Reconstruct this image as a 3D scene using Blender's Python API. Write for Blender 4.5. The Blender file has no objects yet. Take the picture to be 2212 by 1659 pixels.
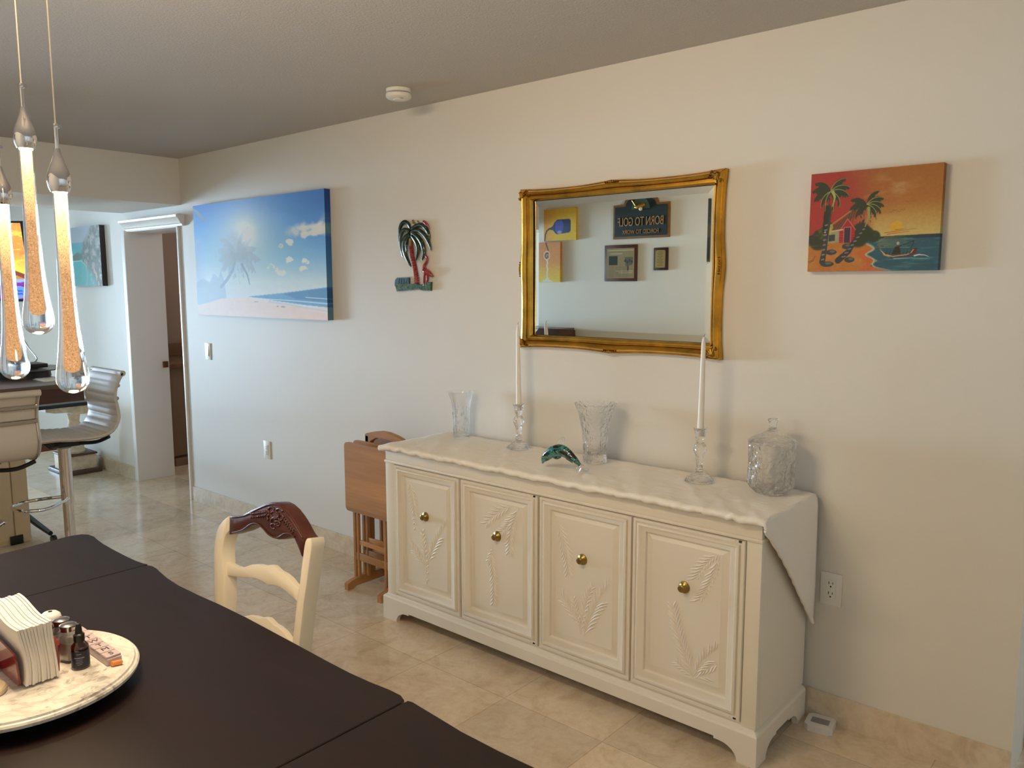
import bpy, bmesh, math, random
import numpy as np
from mathutils import Vector, Matrix
random.seed(7)
PI = math.pi
C = bpy.context.scene.collection
D = bpy.data

# ------------------------------------------------------------------ camera
IW, IH = 2212, 1659
CF, YAW, PITCH, ROLL, CD, CH = 1714.83, 0.711977, 0.12248, -0.001357, 2.78523, 1.557465
fw = Vector((-math.sin(YAW)*math.cos(PITCH), math.cos(YAW)*math.cos(PITCH), -math.sin(PITCH)))
rt = Vector((math.cos(YAW), math.sin(YAW), 0))
up = rt.cross(fw)
cr, sr = math.cos(ROLL), math.sin(ROLL)
rt, up = cr*rt + sr*up, -sr*rt + cr*up
cam_loc = Vector((0, -CD, CH))
cd = D.cameras.new('camera')
cam = D.objects.new('camera', cd)
C.objects.link(cam)
cam.matrix_world = Matrix(((rt.x, up.x, -fw.x, cam_loc.x), (rt.y, up.y, -fw.y, cam_loc.y),
                           (rt.z, up.z, -fw.z, cam_loc.z), (0, 0, 0, 1)))
cd.sensor_width = 36
cd.lens = CF*36/IW
cd.clip_start = 0.02
bpy.context.scene.camera = cam

def sight(x, y):
    return (x-IW/2)/CF*rt - (y-IH/2)/CF*up + fw
def on(x, y, axis, val):
    """measured point of the photo on the plane axis=val"""
    d = sight(x, y)
    return cam_loc + d*((val-cam_loc[axis])/d[axis])

# ------------------------------------------------------------------ colour and materials
def lin(c):
    def f(v):
        v /= 255.0
        return v/12.92 if v <= 0.04045 else ((v+0.055)/1.055)**2.4
    return tuple(f(v) for v in c)
def rgba(c): return lin(c)+(1,)

class NT:
    def __init__(s, name):
        s.m = D.materials.new(name); s.m.use_nodes = True
        s.t = s.m.node_tree; s.t.nodes.clear()
        s.out = s.n('ShaderNodeOutputMaterial')
    def n(s, typ, **kw):
        nd = s.t.nodes.new(typ)
        for k, v in kw.items():
            if isinstance(k, str) and hasattr(nd, k) and k not in nd.inputs: setattr(nd, k, v)
            else: nd.inputs[k].default_value = v
        return nd
    def l(s, a, b): s.t.links.new(a, b)
    def bsdf(s, **kw):
        b = s.n('ShaderNodeBsdfPrincipled')
        for k, v in kw.items(): b.inputs[k].default_value = v
        s.l(b.outputs[0], s.out.inputs[0])
        return b
    def coord(s, scale=(1, 1, 1), rot=(0, 0, 0)):
        tc = s.n('ShaderNodeTexCoord'); mp = s.n('ShaderNodeMapping')
        mp.inputs['Scale'].default_value = scale; mp.inputs['Rotation'].default_value = rot
        s.l(tc.outputs['Object'], mp.inputs[0])
        return mp.outputs[0]
    def noise(s, co, scale, detail=4, rough=.55, dist=0):
        n = s.n('ShaderNodeTexNoise'); n.inputs['Scale'].default_value = scale
        n.inputs['Detail'].default_value = detail; n.inputs['Roughness'].default_value = rough
        n.inputs['Distortion'].default_value = dist
        s.l(co, n.inputs['Vector'])
        return n.outputs['Fac']
    def ramp(s, fac, stops):
        r = s.n('ShaderNodeValToRGB'); e = r.color_ramp.elements
        while len(e) < len(stops): e.new(0.5)
        for el, (p, c) in zip(e, stops): el.position = p; el.color = c if len(c) == 4 else rgba(c)
        s.l(fac, r.inputs[0])
        return r.outputs[0]
    def mix(s, fac, a, b, mode='MIX'):
        m = s.n('ShaderNodeMix', data_type='RGBA', blend_type=mode)
        for sock, v in ((m.inputs[0], fac), (m.inputs[6], a), (m.inputs[7], b)):
            if isinstance(v, (int, float)): sock.default_value = v
            elif isinstance(v, tuple): sock.default_value = v
            else: s.l(v, sock)
        return m.outputs[2]
    def bump(s, h, strength, dist=0.01, normal=None):
        b = s.n('ShaderNodeBump'); b.inputs['Strength'].default_value = strength
        b.inputs['Distance'].default_value = dist
        s.l(h, b.inputs['Height'])
        if normal: s.l(normal, b.inputs['Normal'])
        return b.outputs[0]

def plain(name, c, rough=.5, metal=0, spec=.5, bump=None, vary=0, coat=0):
    t = NT(name)
    b = t.bsdf(**{'Base Color': rgba(c), 'Roughness': rough, 'Metallic': metal, 'Specular IOR Level': spec, 'Coat Weight': coat})
    if vary:
        co = t.coord(); f = t.noise(co, 14, 5)
        lo = tuple(max(0, v*(1-vary)) for v in c); hi = tuple(min(255, v*(1+vary)) for v in c)
        t.l(t.ramp(f, [(.3, lo), (.7, hi)]), b.inputs['Base Color'])
    if bump:
        co = t.coord(); f = t.noise(co, bump[0], 3)
        t.l(t.bump(f, bump[1], bump[2]), b.inputs['Normal'])
    return t.m

def wood(name, c1, c2, axis=0, rough=.4, scale=1.0, coat=0, spec=.5, fine=.25):
    t = NT(name)
    b = t.bsdf(Roughness=rough); b.inputs['Coat Weight'].default_value = coat
    b.inputs['Specular IOR Level'].default_value = spec
    sc = [26*scale]*3; sc[axis] = 2.0*scale
    co = t.coord(tuple(sc))
    f = t.noise(co, 1.0, 6, .6, .6)
    sc2 = [120*scale]*3; sc2[axis] = 4*scale
    f2 = t.noise(t.coord(tuple(sc2)), 1.0, 3, .6)
    col = t.ramp(f, [(.3, c1), (.7, c2)])
    col = t.mix(fine, col, t.ramp(f2, [(.35, c1), (.65, c2)]))
    t.l(col, b.inputs['Base Color'])
    t.l(t.bump(f2, .06, .002), b.inputs['Normal'])
    return t.m

def glass(name, clear=.35, tint=(1, 1, 1), ior=1.5, bumps=None):
    t = NT(name)
    g = t.n('ShaderNodeBsdfGlass'); g.inputs['Roughness'].default_value = 0.0; g.inputs['IOR'].default_value = ior
    g.inputs['Color'].default_value = tint+(1,)
    tr = t.n('ShaderNodeBsdfTransparent'); tr.inputs[0].default_value = tint+(1,)
    m = t.n('ShaderNodeMixShader'); m.inputs[0].default_value = clear
    t.l(g.outputs[0], m.inputs[1]); t.l(tr.outputs[0], m.inputs[2]); t.l(m.outputs[0], t.out.inputs[0])
    if bumps:
        v = t.n('ShaderNodeTexVoronoi'); v.inputs['Scale'].default_value = bumps[0]
        t.l(t.coord(), v.inputs['Vector'])
        t.l(t.bump(v.outputs['Distance'], bumps[1], bumps[2]), g.inputs['Normal'])
    return t.m

def emis(name, c, s):
    t = NT(name); e = t.n('ShaderNodeEmission'); e.inputs[0].default_value = rgba(c); e.inputs[1].default_value = s
    t.l(e.outputs[0], t.out.inputs[0]); return t.m

def painted(name, rough=.6, emit=0, bump=.12):
    """material of a painted or printed picture: its colours are stored with the mesh"""
    t = NT(name); a = t.n('ShaderNodeVertexColor'); a.layer_name = 'paint'
    b = t.bsdf(Roughness=rough)
    t.l(a.outputs[0], b.inputs['Base Color'])
    if emit:
        b.inputs['Emission Strength'].default_value = emit; t.l(a.outputs[0], b.inputs['Emission Color'])
    elif bump:
        w = t.n('ShaderNodeTexNoise'); w.inputs['Scale'].default_value = 500
        t.l(t.coord(), w.inputs['Vector'])
        t.l(t.bump(w.outputs['Fac'], bump, .001), b.inputs['Normal'])
    return t.m

M = {}
# wall paint
t = NT('wall_paint'); b = t.bsdf(Roughness=.55)
b.inputs['Base Color'].default_value = rgba((226, 222, 213)); b.inputs['Specular IOR Level'].default_value = .35
f = t.noise(t.coord(), 70, 3, .6); t.l(t.bump(f, .10, .004), b.inputs['Normal']); M['wall'] = t.m
M['wall_k'] = plain('bounce_cutting_grey_blue', (118, 132, 146), .6)  # dark tone given to unseen walls to cut bounced daylight
# knock-down ceiling
t = NT('ceiling_texture'); b = t.bsdf(Roughness=.9)
b.inputs['Base Color'].default_value = rgba((205, 197, 188))
f = t.noise(t.coord(), 95, 4, .7); f2 = t.ramp(f, [(.42, (0, 0, 0)), (.6, (255, 255, 255))])
t.l(t.bump(f2, .55, .006), b.inputs['Normal']); M['ceiling'] = t.m
# travertine tiles, 0.457 m pitch
def travertine(name, grout=True, dark=1.0):
    t = NT(name); b = t.bsdf(Roughness=.2)
    tc = t.n('ShaderNodeTexCoord'); pos = tc.outputs['Object']
    mp = t.n('ShaderNodeMapping'); t.l(pos, mp.inputs[0])
    f1 = t.noise(mp.outputs[0], 2.3, 6, .62, .8); f2 = t.noise(mp.outputs[0], 9, 6, .65, 1.2)
    f3 = t.noise(mp.outputs[0], 45, 3, .6, .3)
    s = lambda c: tuple(v*dark for v in c)
    c1 = t.ramp(f1, [(.3, s((204, 184, 155))), (.5, s((224, 208, 184))), (.72, s((236, 224, 206)))])
    c2 = t.ramp(f2, [(.32, s((178, 152, 120))), (.5, s((222, 206, 182))), (.7, s((242, 231, 213)))])
    c3 = t.ramp(f3, [(.36, s((180, 154, 120))), (.6, s((218, 200, 170)))])
    col = t.mix(.45, c1, c2); col = t.mix(.18, col, c3)
    if grout:
        br = t.n('ShaderNodeTexBrick'); br.offset = 0; br.squash = 1
        m2 = t.n('ShaderNodeMapping'); t.l(pos, m2.inputs[0])
        m2.inputs['Location'].default_value = (1.55+4.57*4, 0.752+4.57*4, 0)
        t.l(m2.outputs[0], br.inputs['Vector'])
        br.inputs['Color1'].default_value = (.86, .86, .86, 1); br.inputs['Color2'].default_value = (1.08, 1.06, 1.03, 1)
        br.inputs['Mortar'].default_value = (.74, .69, .64, 1)
        br.inputs['Scale'].default_value = 1; br.inputs['Mortar Size'].default_value = .0022
        br.inputs['Mortar Smooth'].default_value = .3; br.inputs['Bias'].default_value = 0
        br.inputs['Brick Width'].default_value = .4485; br.inputs['Row Height'].default_value = .4485
        col = t.mix(1.0, col, br.outputs['Color'], 'MULTIPLY')
        t.l(t.bump(br.outputs['Fac'], -.25, .002), b.inputs['Normal'])
    t.l(col, b.inputs['Base Color'])
    r = t.ramp(f2, [(.3, (.20,)*3+(1,)), (.7, (.10,)*3+(1,))]); t.l(r, b.inputs['Roughness'])
    return t.m
M['floor'] = travertine('travertine_floor'); M['skirting'] = travertine('travertine_skirting', False)
M['trim'] = plain('white_gloss_paint', (236, 233, 230), .35)
M['cream'] = plain('cream_cabinet_paint', (234, 227, 213), .42, bump=(160, .05, .001))
M['cream_chair'] = plain('cream_chair_paint', (229, 218, 196), .4, bump=(120, .06, .001))
M['dark_gap'] = plain('dark_recess', (22, 18, 14), .8)
M['mahogany'] = wood('dark_mahogany', (24, 11, 8), (36, 18, 14), 0, .42, .8, spec=.32)
M['crest'] = wood('dark_carved_wood', (58, 26, 18), (84, 40, 28), 0, .3, 1.5, coat=.2)
def planks(name, c1, c2, axis):
    m = wood(name, c1, c2, axis, .42, .7); nt = m.node_tree; b = [n for n in nt.nodes if n.type == 'BSDF_PRINCIPLED'][0]
    src = b.inputs['Base Color'].links[0].from_socket
    tc = nt.nodes.new('ShaderNodeTexCoord'); sp = nt.nodes.new('ShaderNodeSeparateXYZ'); nt.links.new(tc.outputs['Object'], sp.inputs[0])
    mu = nt.nodes.new('ShaderNodeMath'); mu.operation = 'MULTIPLY'; mu.inputs[1].default_value = 12.6; nt.links.new(sp.outputs[2], mu.inputs[0])
    fl = nt.nodes.new('ShaderNodeMath'); fl.operation = 'FLOOR'; nt.links.new(mu.outputs[0], fl.inputs[0])
    wn = nt.nodes.new('ShaderNodeTexWhiteNoise'); wn.noise_dimensions = '1D'; nt.links.new(fl.outputs[0], wn.inputs['W'])
    rp = nt.nodes.new('ShaderNodeMapRange'); rp.inputs['To Min'].default_value = .68; rp.inputs['To Max'].default_value = 1.08; nt.links.new(wn.outputs['Value'], rp.inputs[0])
    mx = nt.nodes.new('ShaderNodeVectorMath'); mx.operation = 'SCALE'; nt.links.new(src, mx.inputs[0]); nt.links.new(rp.outputs[0], mx.inputs['Scale'])
    nt.links.new(mx.outputs[0], b.inputs['Base Color']); return m
M['oak'] = planks('honey_oak', (166, 112, 56), (192, 138, 76), 0)
M['oak_v'] = wood('honey_oak_upright', (142, 92, 46), (172, 118, 64), 2, .4, .7)
M['oak_d'] = wood('honey_oak_cross', (158, 106, 54), (182, 128, 70), 1, .4, .7)
M['brass'] = plain('brushed_brass', (158, 134, 78), .32, 1)
M['chrome'] = plain('chrome', (225, 225, 228), .06, 1)
M['steel'] = plain('satin_steel', (190, 188, 184), .22, 1)
M['black'] = plain('black_plastic', (16, 16, 18), .4)
M['white'] = plain('white_plastic', (232, 230, 224), .35)
M['wax'] = plain('white_wax', (240, 236, 228), .45, spec=.4)
M['gold'] = plain('antique_gold_leaf', (206, 160, 66), .26, 1, bump=(60, .12, .002), vary=.12)
M['gold_dark'] = plain('aged_gold', (150, 106, 40), .38, 1, bump=(90, .3, .003), vary=.25)
M['glass'] = glass('clear_crystal', .2)
M['cut'] = glass('cut_crystal', .14, bumps=(60, .9, .005))
M['thin_glass'] = glass('clear_glass', .35)
M['pebble'] = glass('frosted_leaf_crystal', .2, bumps=(90, .9, .006))
t = NT('white_cotton'); b = t.bsdf(Roughness=.85); b.inputs['Base Color'].default_value = rgba((244, 239, 230)); b.inputs['Specular IOR Level'].default_value = .2
f = t.noise(t.coord((7, 17, 10), (0, 0, .6)), 1.0, 5, .6, 1.6); f2 = t.noise(t.coord((40, 22, 30), (0, 0, -.4)), 1.0, 4, .6, 1.0)
n1_ = t.bump(f, .40, .010); t.l(t.bump(f2, .12, .003, n1_), b.inputs['Normal']); M['cloth'] = t.m
M['slate'] = wood('grey_brown_wood', (92, 76, 66), (112, 94, 82), 1, .3, .8)
M['brown'] = wood('chocolate_wood', (70, 46, 38), (88, 60, 50), 1, .45, .8)
M['island'] = plain('cream_island_paint', (216, 198, 164), .5)
M['whitewash'] = plain('whitewashed_wood', (206, 190, 166), .6, vary=.12)
M['leather'] = plain('pale_grey_leather', (196, 191, 184), .58, bump=(300, .05, .001))
M['red_lacquer'] = plain('red_lacquer', (128, 22, 22), .2, coat=.4)
M['paper'] = plain('white_paper', (240, 232, 218), .9, spec=.1)

# ------------------------------------------------------------------ mesh building
class MB:
    def __init__(s): s.v = []; s.f = []; s.mi = []; s.smooth = True; s.cols = None
    def add(s, vs, fs, mi=0):
        o = len(s.v); s.v += [tuple(v) for v in vs]
        for f in fs: s.f.append(tuple(i+o for i in f)); s.mi.append(mi)
        return s
    def box(s, lo, hi, mi=0, bev=0):
        if bev:
            bm = bmesh.new(); bmesh.ops.create_cube(bm, size=1)
            for v in bm.verts:
                v.co = Vector([(lo[i]+hi[i])/2+v.co[i]*(hi[i]-lo[i]) for i in range(3)])
            bmesh.ops.bevel(bm, geom=bm.edges[:], offset=bev, segments=2, profile=.6, affect='EDGES')
            bm.verts.ensure_lookup_table(); bm.verts.index_update()
            s.add([v.co.copy() for v in bm.verts], [[v.index for v in f.verts] for f in bm.faces], mi); bm.free()
            return s
        x0, y0, z0 = lo; x1, y1, z1 = hi
        return s.add([(x0,y0,z0),(x1,y0,z0),(x1,y1,z0),(x0,y1,z0),(x0,y0,z1),(x1,y0,z1),(x1,y1,z1),(x0,y1,z1)],
                     [(0,3,2,1),(4,5,6,7),(0,1,5,4),(1,2,6,5),(2,3,7,6),(3,0,4,7)], mi)
    def prism(s, pts, off, mi=0, bev=0):
        """closed outline pts (3d, planar) thickened by vector off; optional rounded front rim"""
        off = Vector(off); pts = [Vector(p) for p in pts]; n = len(pts)
        if bev:
            c = sum(pts, Vector())/n
            nrm = off.normalized(); inn = []
            for i in range(n):
                a, b = pts[i-1], pts[(i+1) % n]
                tdir = (b-a).normalized(); q = nrm.cross(tdir); inn.append(q)
            area = sum(((pts[i]-c).cross(pts[(i+1) % n]-c)).dot(nrm) for i in range(n))
            sg = 1 if area > 0 else -1
            l0 = [p+inn[i]*sg*bev for i, p in enumerate(pts)]
            l1 = [p+nrm*bev*.35+inn[i]*sg*bev*.3 for i, p in enumerate(pts)]
            l2 = [p+nrm*bev for p in pts]
            l3 = [p+off for p in pts]
            loops = [l0, l1, l2, l3]
        else: loops = [pts, [p+off for p in pts]]
        vs = [p for l in loops for p in l]; fs = []
        for k in range(len(loops)-1):
            for i in range(n):
                j = (i+1) % n; fs.append((k*n+i, k*n+j, (k+1)*n+j, (k+1)*n+i))
        fs.append(tuple(range(n-1, -1, -1))); fs.append(tuple(range((len(loops)-1)*n, len(loops)*n)))
        return s.add(vs, fs, mi)
    def lathe(s, prof, c=(0, 0, 0), n=32, mi=0, rad=None, cap=True):
        """prof list of (r, z); rad(theta, z, r) may modulate"""
        vs = []; fs = []
        for r, z in prof:
            for i in range(n):
                th = 2*PI*i/n; rr = rad(th, z, r) if rad else r
                vs.append((c[0]+rr*math.cos(th), c[1]+rr*math.sin(th), c[2]+z))
        for k in range(len(prof)-1):
            for i in range(n):
                j = (i+1) % n; fs.append((k*n+i, k*n+j, (k+1)*n+j, (k+1)*n+i))
        if cap:
            fs.append(tuple(range(n-1, -1, -1))); fs.append(tuple(range((len(prof)-1)*n, len(prof)*n)))
        return s.add(vs, fs, mi)
    def tube(s, path, rad, n=10, mi=0, flat=1.0, closed=False, side=None):
        path = [Vector(p) for p in path]; m = len(path)
        rads = rad if isinstance(rad, (list, tuple)) else [rad]*m
        vs = []; fs = []; prev = None
        for i, p in enumerate(path):
            if closed: tdir = path[(i+1) % m]-path[i-1]
            else: tdir = path[min(i+1, m-1)]-path[max(i-1, 0)]
            tdir.normalize()
            if side is not None: a = (Vector(side)-tdir*tdir.dot(Vector(side))).normalized()
            elif prev is None:
                ref = Vector((0, 0, 1)) if abs(tdir.z) < .9 else Vector((1, 0, 0))
                a = tdir.cross(ref).normalized()
            else: a = (prev-tdir*tdir.dot(prev)).normalized()
            prev = a; b = tdir.cross(a)
            for k in range(n):
                th = 2*PI*k/n
                vs.append(p+a*math.cos(th)*rads[i]*flat+b*math.sin(th)*rads[i])
        R = m if closed else m-1
        for i in range(R):
            i2 = (i+1) % m
            for k in range(n):
                j = (k+1) % n; fs.append((i*n+k, i*n+j, i2*n+j, i2*n+k))
        if not closed:
            fs.append(tuple(range(n-1, -1, -1))); fs.append(tuple(range((m-1)*n, m*n)))
        return s.add(vs, fs, mi)
    def ball(s, c, r, n=12, mi=0):
        r = r if isinstance(r, (tuple, list)) else (r, r, r); k = n//2
        vs = [(c[0], c[1], c[2]-r[2])]; fs = []
        for i in range(1, k):
            ph = -PI/2+PI*i/k
            for j in range(n):
                th = 2*PI*j/n
                vs.append((c[0]+r[0]*math.cos(ph)*math.cos(th), c[1]+r[1]*math.cos(ph)*math.sin(th), c[2]+r[2]*math.sin(ph)))
        vs.append((c[0], c[1], c[2]+r[2])); top = len(vs)-1
        for j in range(n): fs.append((0, 1+(j+1) % n, 1+j))
        for i in range(k-2):
            for j in range(n):
                a = 1+i*n+j; b = 1+i*n+(j+1) % n; fs.append((a, b, b+n, a+n))
        for j in range(n): a = 1+(k-2)*n+j; b = 1+(k-2)*n+(j+1) % n; fs.append((a, b, top))
        return s.add(vs, fs, mi)
    def grid(s, nu, nv, fn, mi=0):
        vs = [fn(i/(nu-1), j/(nv-1)) for j in range(nv) for i in range(nu)]
        fs = [(j*nu+i, j*nu+i+1, (j+1)*nu+i+1, (j+1)*nu+i) for j in range(nv-1) for i in range(nu-1)]
        return s.add(vs, fs, mi)
    def mesh(s, name, mats, angle=35, shift=None, recalc=True):
        me = D.meshes.new(name)
        vs = s.v if shift is None else [(v[0]-shift[0], v[1]-shift[1], v[2]-shift[2]) for v in s.v]
        me.from_pydata(vs, [], s.f)
        for m in (mats if isinstance(mats, (list, tuple)) else [mats]): me.materials.append(m)
        me.polygons.foreach_set('material_index', s.mi)
        if recalc:
            bm = bmesh.new(); bm.from_mesh(me)
            bmesh.ops.recalc_face_normals(bm, faces=bm.faces[:])
            bm.to_mesh(me); bm.free()
        me.polygons.foreach_set('use_smooth', [True]*len(me.polygons))
        me.set_sharp_from_angle(angle=math.radians(angle))
        me.update(); return me

def tag(o, label, cat, group=None, kind=None):
    o['label'] = label; o['category'] = cat
    if group: o['group'] = group
    if kind: o['kind'] = kind
    return o
def thing(name, label, cat, loc=(0, 0, 0), rz=0, group=None):
    o = D.objects.new(name, None); o.empty_display_size = .05; C.objects.link(o)
    o.location = loc; o.rotation_euler = (0, 0, rz)
    return tag(o, label, cat, group)
def part(name, mb, mats, parent, world=False, angle=35, label=None, top=None):
    """a mesh of its own under parent; world=True when mb holds scene coordinates (parent not turned)"""
    sh = None
    if world:
        root = top or parent
        sh = Vector((0, 0, 0)); q = parent
        while q is not None: sh = sh+Vector(q.location); q = q.parent
    o = D.objects.new(name, mb.mesh(name, mats, angle, sh)); C.objects.link(o); o.parent = parent
    if label: o['label'] = label
    return o
def single(name, mb, mats, label, cat, base, group=None, angle=35):
    o = D.objects.new(name, mb.mesh(name, mats, angle, base)); C.objects.link(o); o.location = base
    return tag(o, label, cat, group)
def struct(name, mb, mats, label=None, cat=None, angle=35, parent=None):
    o = D.objects.new(name, mb.mesh(name, mats, angle)); C.objects.link(o); o['kind'] = 'structure'
    if parent: o.parent = parent
    if label: o['label'] = label
    if cat: o['category'] = cat
    return o
def copy_tree(o, label, loc, rz=None, parent=None):
    c = o.copy(); C.objects.link(c)
    if parent is not None: c.parent = parent
    else:
        c.location = loc; c['label'] = label
        if rz is not None: c.rotation_euler = (0, 0, rz)
    for ch in list(o.children): copy_tree(ch, None, None, None, c)
    return c
def text_mb(body, size, place, depth=.001, mi=0, mb=None, align='CENTER', spacing=1.0, offset=0):
    """lettering as mesh; place is a 4x4 matrix: text x, y, outward"""
    cu = D.curves.new('lettering', 'FONT'); cu.body = body; cu.size = size; cu.extrude = depth
    cu.align_x = align; cu.align_y = 'CENTER'; cu.space_character = spacing; cu.offset = offset; cu.resolution_u = 3
    ob = D.objects.new('lettering', cu); C.objects.link(ob)
    dg = bpy.context.evaluated_depsgraph_get()
    me = D.meshes.new_from_object(ob.evaluated_get(dg))
    mb = mb or MB()
    mb.add([place @ v.co for v in me.vertices], [tuple(p.vertices) for p in me.polygons], mi)
    D.objects.remove(ob); D.curves.remove(cu); D.meshes.remove(me)
    return mb
def frame_m(o, x, y):
    x = Vector(x).normalized(); y = Vector(y).normalized(); z = x.cross(y)
    return Matrix(((x.x, y.x, z.x, o[0]), (x.y, y.y, z.y, o[1]), (x.z, y.z, z.z, o[2]), (0, 0, 0, 1)))
def smoothline(pts, k=4):
    pts = [Vector(p) for p in pts]; out = []
    for i in range(len(pts)-1):
        p0 = pts[max(i-1, 0)]; p1 = pts[i]; p2 = pts[i+1]; p3 = pts[min(i+2, len(pts)-1)]
        for j in range(k):
            u = j/k
            out.append(.5*((2*p1)+(p2-p0)*u+(2*p0-5*p1+4*p2-p3)*u*u+(3*p1-p0-3*p2+p3)*u**3))
    out.append(pts[-1]); return out

# ------------------------------------------------------------------ a small painter for pictures
class Paint:
    def __init__(s, w, h, seed=1):
        s.w, s.h = w, h; s.a = np.zeros((h, w, 3)); s.rs = np.random.RandomState(seed)
        s.X, s.Y = np.meshgrid((np.arange(w)+.5)/w, (np.arange(h)+.5)/h)
    def noise(s, cells, seed=0, ax=1.0):
        rs = np.random.RandomState(seed); out = np.zeros((s.h, s.w)); amp = 1; tot = 0
        for o in range(4):
            nx = int(cells*2**o)+2; ny = int(cells*ax*2**o)+2; g = rs.rand(ny, nx)
            fx = s.X*(nx-1.001); fy = s.Y*(ny-1.001); ix = fx.astype(int); iy = fy.astype(int)
            u = fx-ix; v = fy-iy; u = u*u*(3-2*u); v = v*v*(3-2*v)
            out += amp*((g[iy, ix]*(1-u)+g[iy, ix+1]*u)*(1-v)+(g[iy+1, ix]*(1-u)+g[iy+1, ix+1]*u)*v)
            tot += amp; amp *= .5
        return out/tot
    def put(s, mask, c, al=1.0):
        k = (np.clip(mask, 0, 1)*al)[..., None]; s.a = s.a*(1-k)+np.array(c, float)*k
    def vgrad(s, stops, warp=0):
        y = s.Y+warp
        for i in range(3): s.a[..., i] = np.interp(y, [p for p, _ in stops], [c[i] for _, c in stops])
    def poly(s, pts, c, al=1.0):
        ins = np.zeros((s.h, s.w), bool); n = len(pts)
        for i in range(n):
            (x0, y0), (x1, y1) = pts[i], pts[(i+1) % n]
            if y0 == y1: continue
            ins ^= ((s.Y > min(y0, y1)) & (s.Y <= max(y0, y1)) & (s.X < (x1-x0)*(s.Y-y0)/(y1-y0)+x0))
        m = ins.astype(float); q = np.pad(m, 1, mode='edge')
        m = (q[1:-1, 1:-1]*2+q[:-2, 1:-1]+q[2:, 1:-1]+q[1:-1, :-2]+q[1:-1, 2:])/6
        s.put(m, c, al)
    def ell(s, cx, cy, rx, ry, c, al=1.0, soft=.05):
        d = np.sqrt(((s.X-cx)/rx)**2+((s.Y-cy)/ry)**2); s.put((1-d)/soft+.5, c, al)
    def line(s, pts, w0, c, w1=None, al=1.0):
        w1 = w0 if w1 is None else w1; asp = s.h/s.w; n = len(pts)-1; m = np.zeros((s.h, s.w))
        for i in range(n):
            ax, ay = pts[i]; bx, by = pts[i+1]; ay *= asp; by *= asp
            dx, dy = bx-ax, by-ay; L = dx*dx+dy*dy+1e-12
            tt = np.clip(((s.X-ax)*dx+(s.Y*asp-ay)*dy)/L, 0, 1)
            d = np.hypot(s.X-ax-tt*dx, s.Y*asp-ay-tt*dy)
            w = w0+(w1-w0)*(i+tt)/n
            m = np.maximum(m, np.clip((w-d)*s.w+.5, 0, 1))
        s.put(m, c, al)
    def frond(s, x, y, ang, L, c, hi=None, droop=1.0, wd=.02, al=1.0):
        pts = []; a = ang; px, py = x, y; asp = s.w/s.h
        for i in range(13):
            pts.append((px, py)); px += math.cos(a)*L/12; py += -math.sin(a)*L/12*asp
            a += (-.11 if math.cos(a) > 0 else .11)*droop
        lowr = []
        for i, (px, py) in enumerate(pts):
            u = i/12; w = wd*3.4*math.sin(PI*min(1, u*.9+.08))**.8; j_ = 1 if i % 2 else .62
            lowr.append((px+s.rs.uniform(-.2, .2)*w, py+w*asp*j_))
        upr = [(px, py-wd*.35*asp*math.sin(PI*i/12)) for i, (px, py) in enumerate(pts)]
        s.poly(upr+lowr[::-1], c, al)
        if hi: s.line(pts, wd*.2, hi, wd*.08, .9)
def picture_mesh(name, P, origin, ux, uy, depth, mat, wrap=True, edge=None):
    """P painted on a stretched canvas: origin = top-left front corner, ux right, uy down, depth = vector to the back"""
    h, w = P.h, P.w
    o = Vector(origin); ux = Vector(ux); uy = Vector(uy); dp = Vector(depth)
    us = np.concatenate([[0], (np.arange(w)+.5)/w, [1]]); vs_ = np.concatenate([[0], (np.arange(h)+.5)/h, [1]])
    img = np.pad(P.a, ((1, 1), (1, 1), (0, 0)), mode='edge'); W2, H2 = w+2, h+2
    pos = (np.array(o)[None, None]+us[None, :, None]*np.array(ux)[None, None]+vs_[:, None, None]*np.array(uy)[None, None]).reshape(-1, 3)
    idx = np.arange(W2*H2).reshape(H2, W2)
    faces = np.stack([idx[:-1, :-1], idx[1:, :-1], idx[1:, 1:], idx[:-1, 1:]], -1).reshape(-1, 4).tolist()
    col = img.reshape(-1, 3)
    rim = np.concatenate([idx[0, :], idx[1:, -1], idx[-1, -2::-1], idx[-2:0:-1, 0]])
    n = len(rim); base = len(pos)
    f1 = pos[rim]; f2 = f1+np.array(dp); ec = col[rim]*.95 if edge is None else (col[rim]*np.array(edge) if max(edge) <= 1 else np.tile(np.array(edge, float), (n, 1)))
    pos = np.concatenate([pos, f1, f2]); col = np.concatenate([col, ec, ec])
    for i in range(n):
        j = (i+1) % n; faces.append([base+i, base+n+i, base+n+j, base+j][::-1])
    faces.append(list(range(base+n, base+2*n)))
    me = D.meshes.new(name); me.from_pydata(pos.tolist(), [], faces)
    att = me.color_attributes.new('paint', 'FLOAT_COLOR', 'POINT')
    v = np.clip(col/255, 0, 1); lin_ = np.where(v <= .04045, v/12.92, ((v+.055)/1.055)**2.4)
    att.data.foreach_set('color', np.concatenate([lin_, np.ones((len(lin_), 1))], 1).astype(np.float32).ravel())
    me.materials.append(mat); me.update(); return me
def picture(name, label, P, origin, ux, uy, depth, mat, cat='painting', parent=None, group=None, edge=None):
    me = picture_mesh(name, P, (0, 0, 0) if parent is None else origin, ux, uy, depth, mat, edge=edge)
    o = D.objects.new(name, me); C.objects.link(o)
    if parent is None: o.location = origin; tag(o, label, cat, group)
    else: o.parent = parent
    return o
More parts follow.
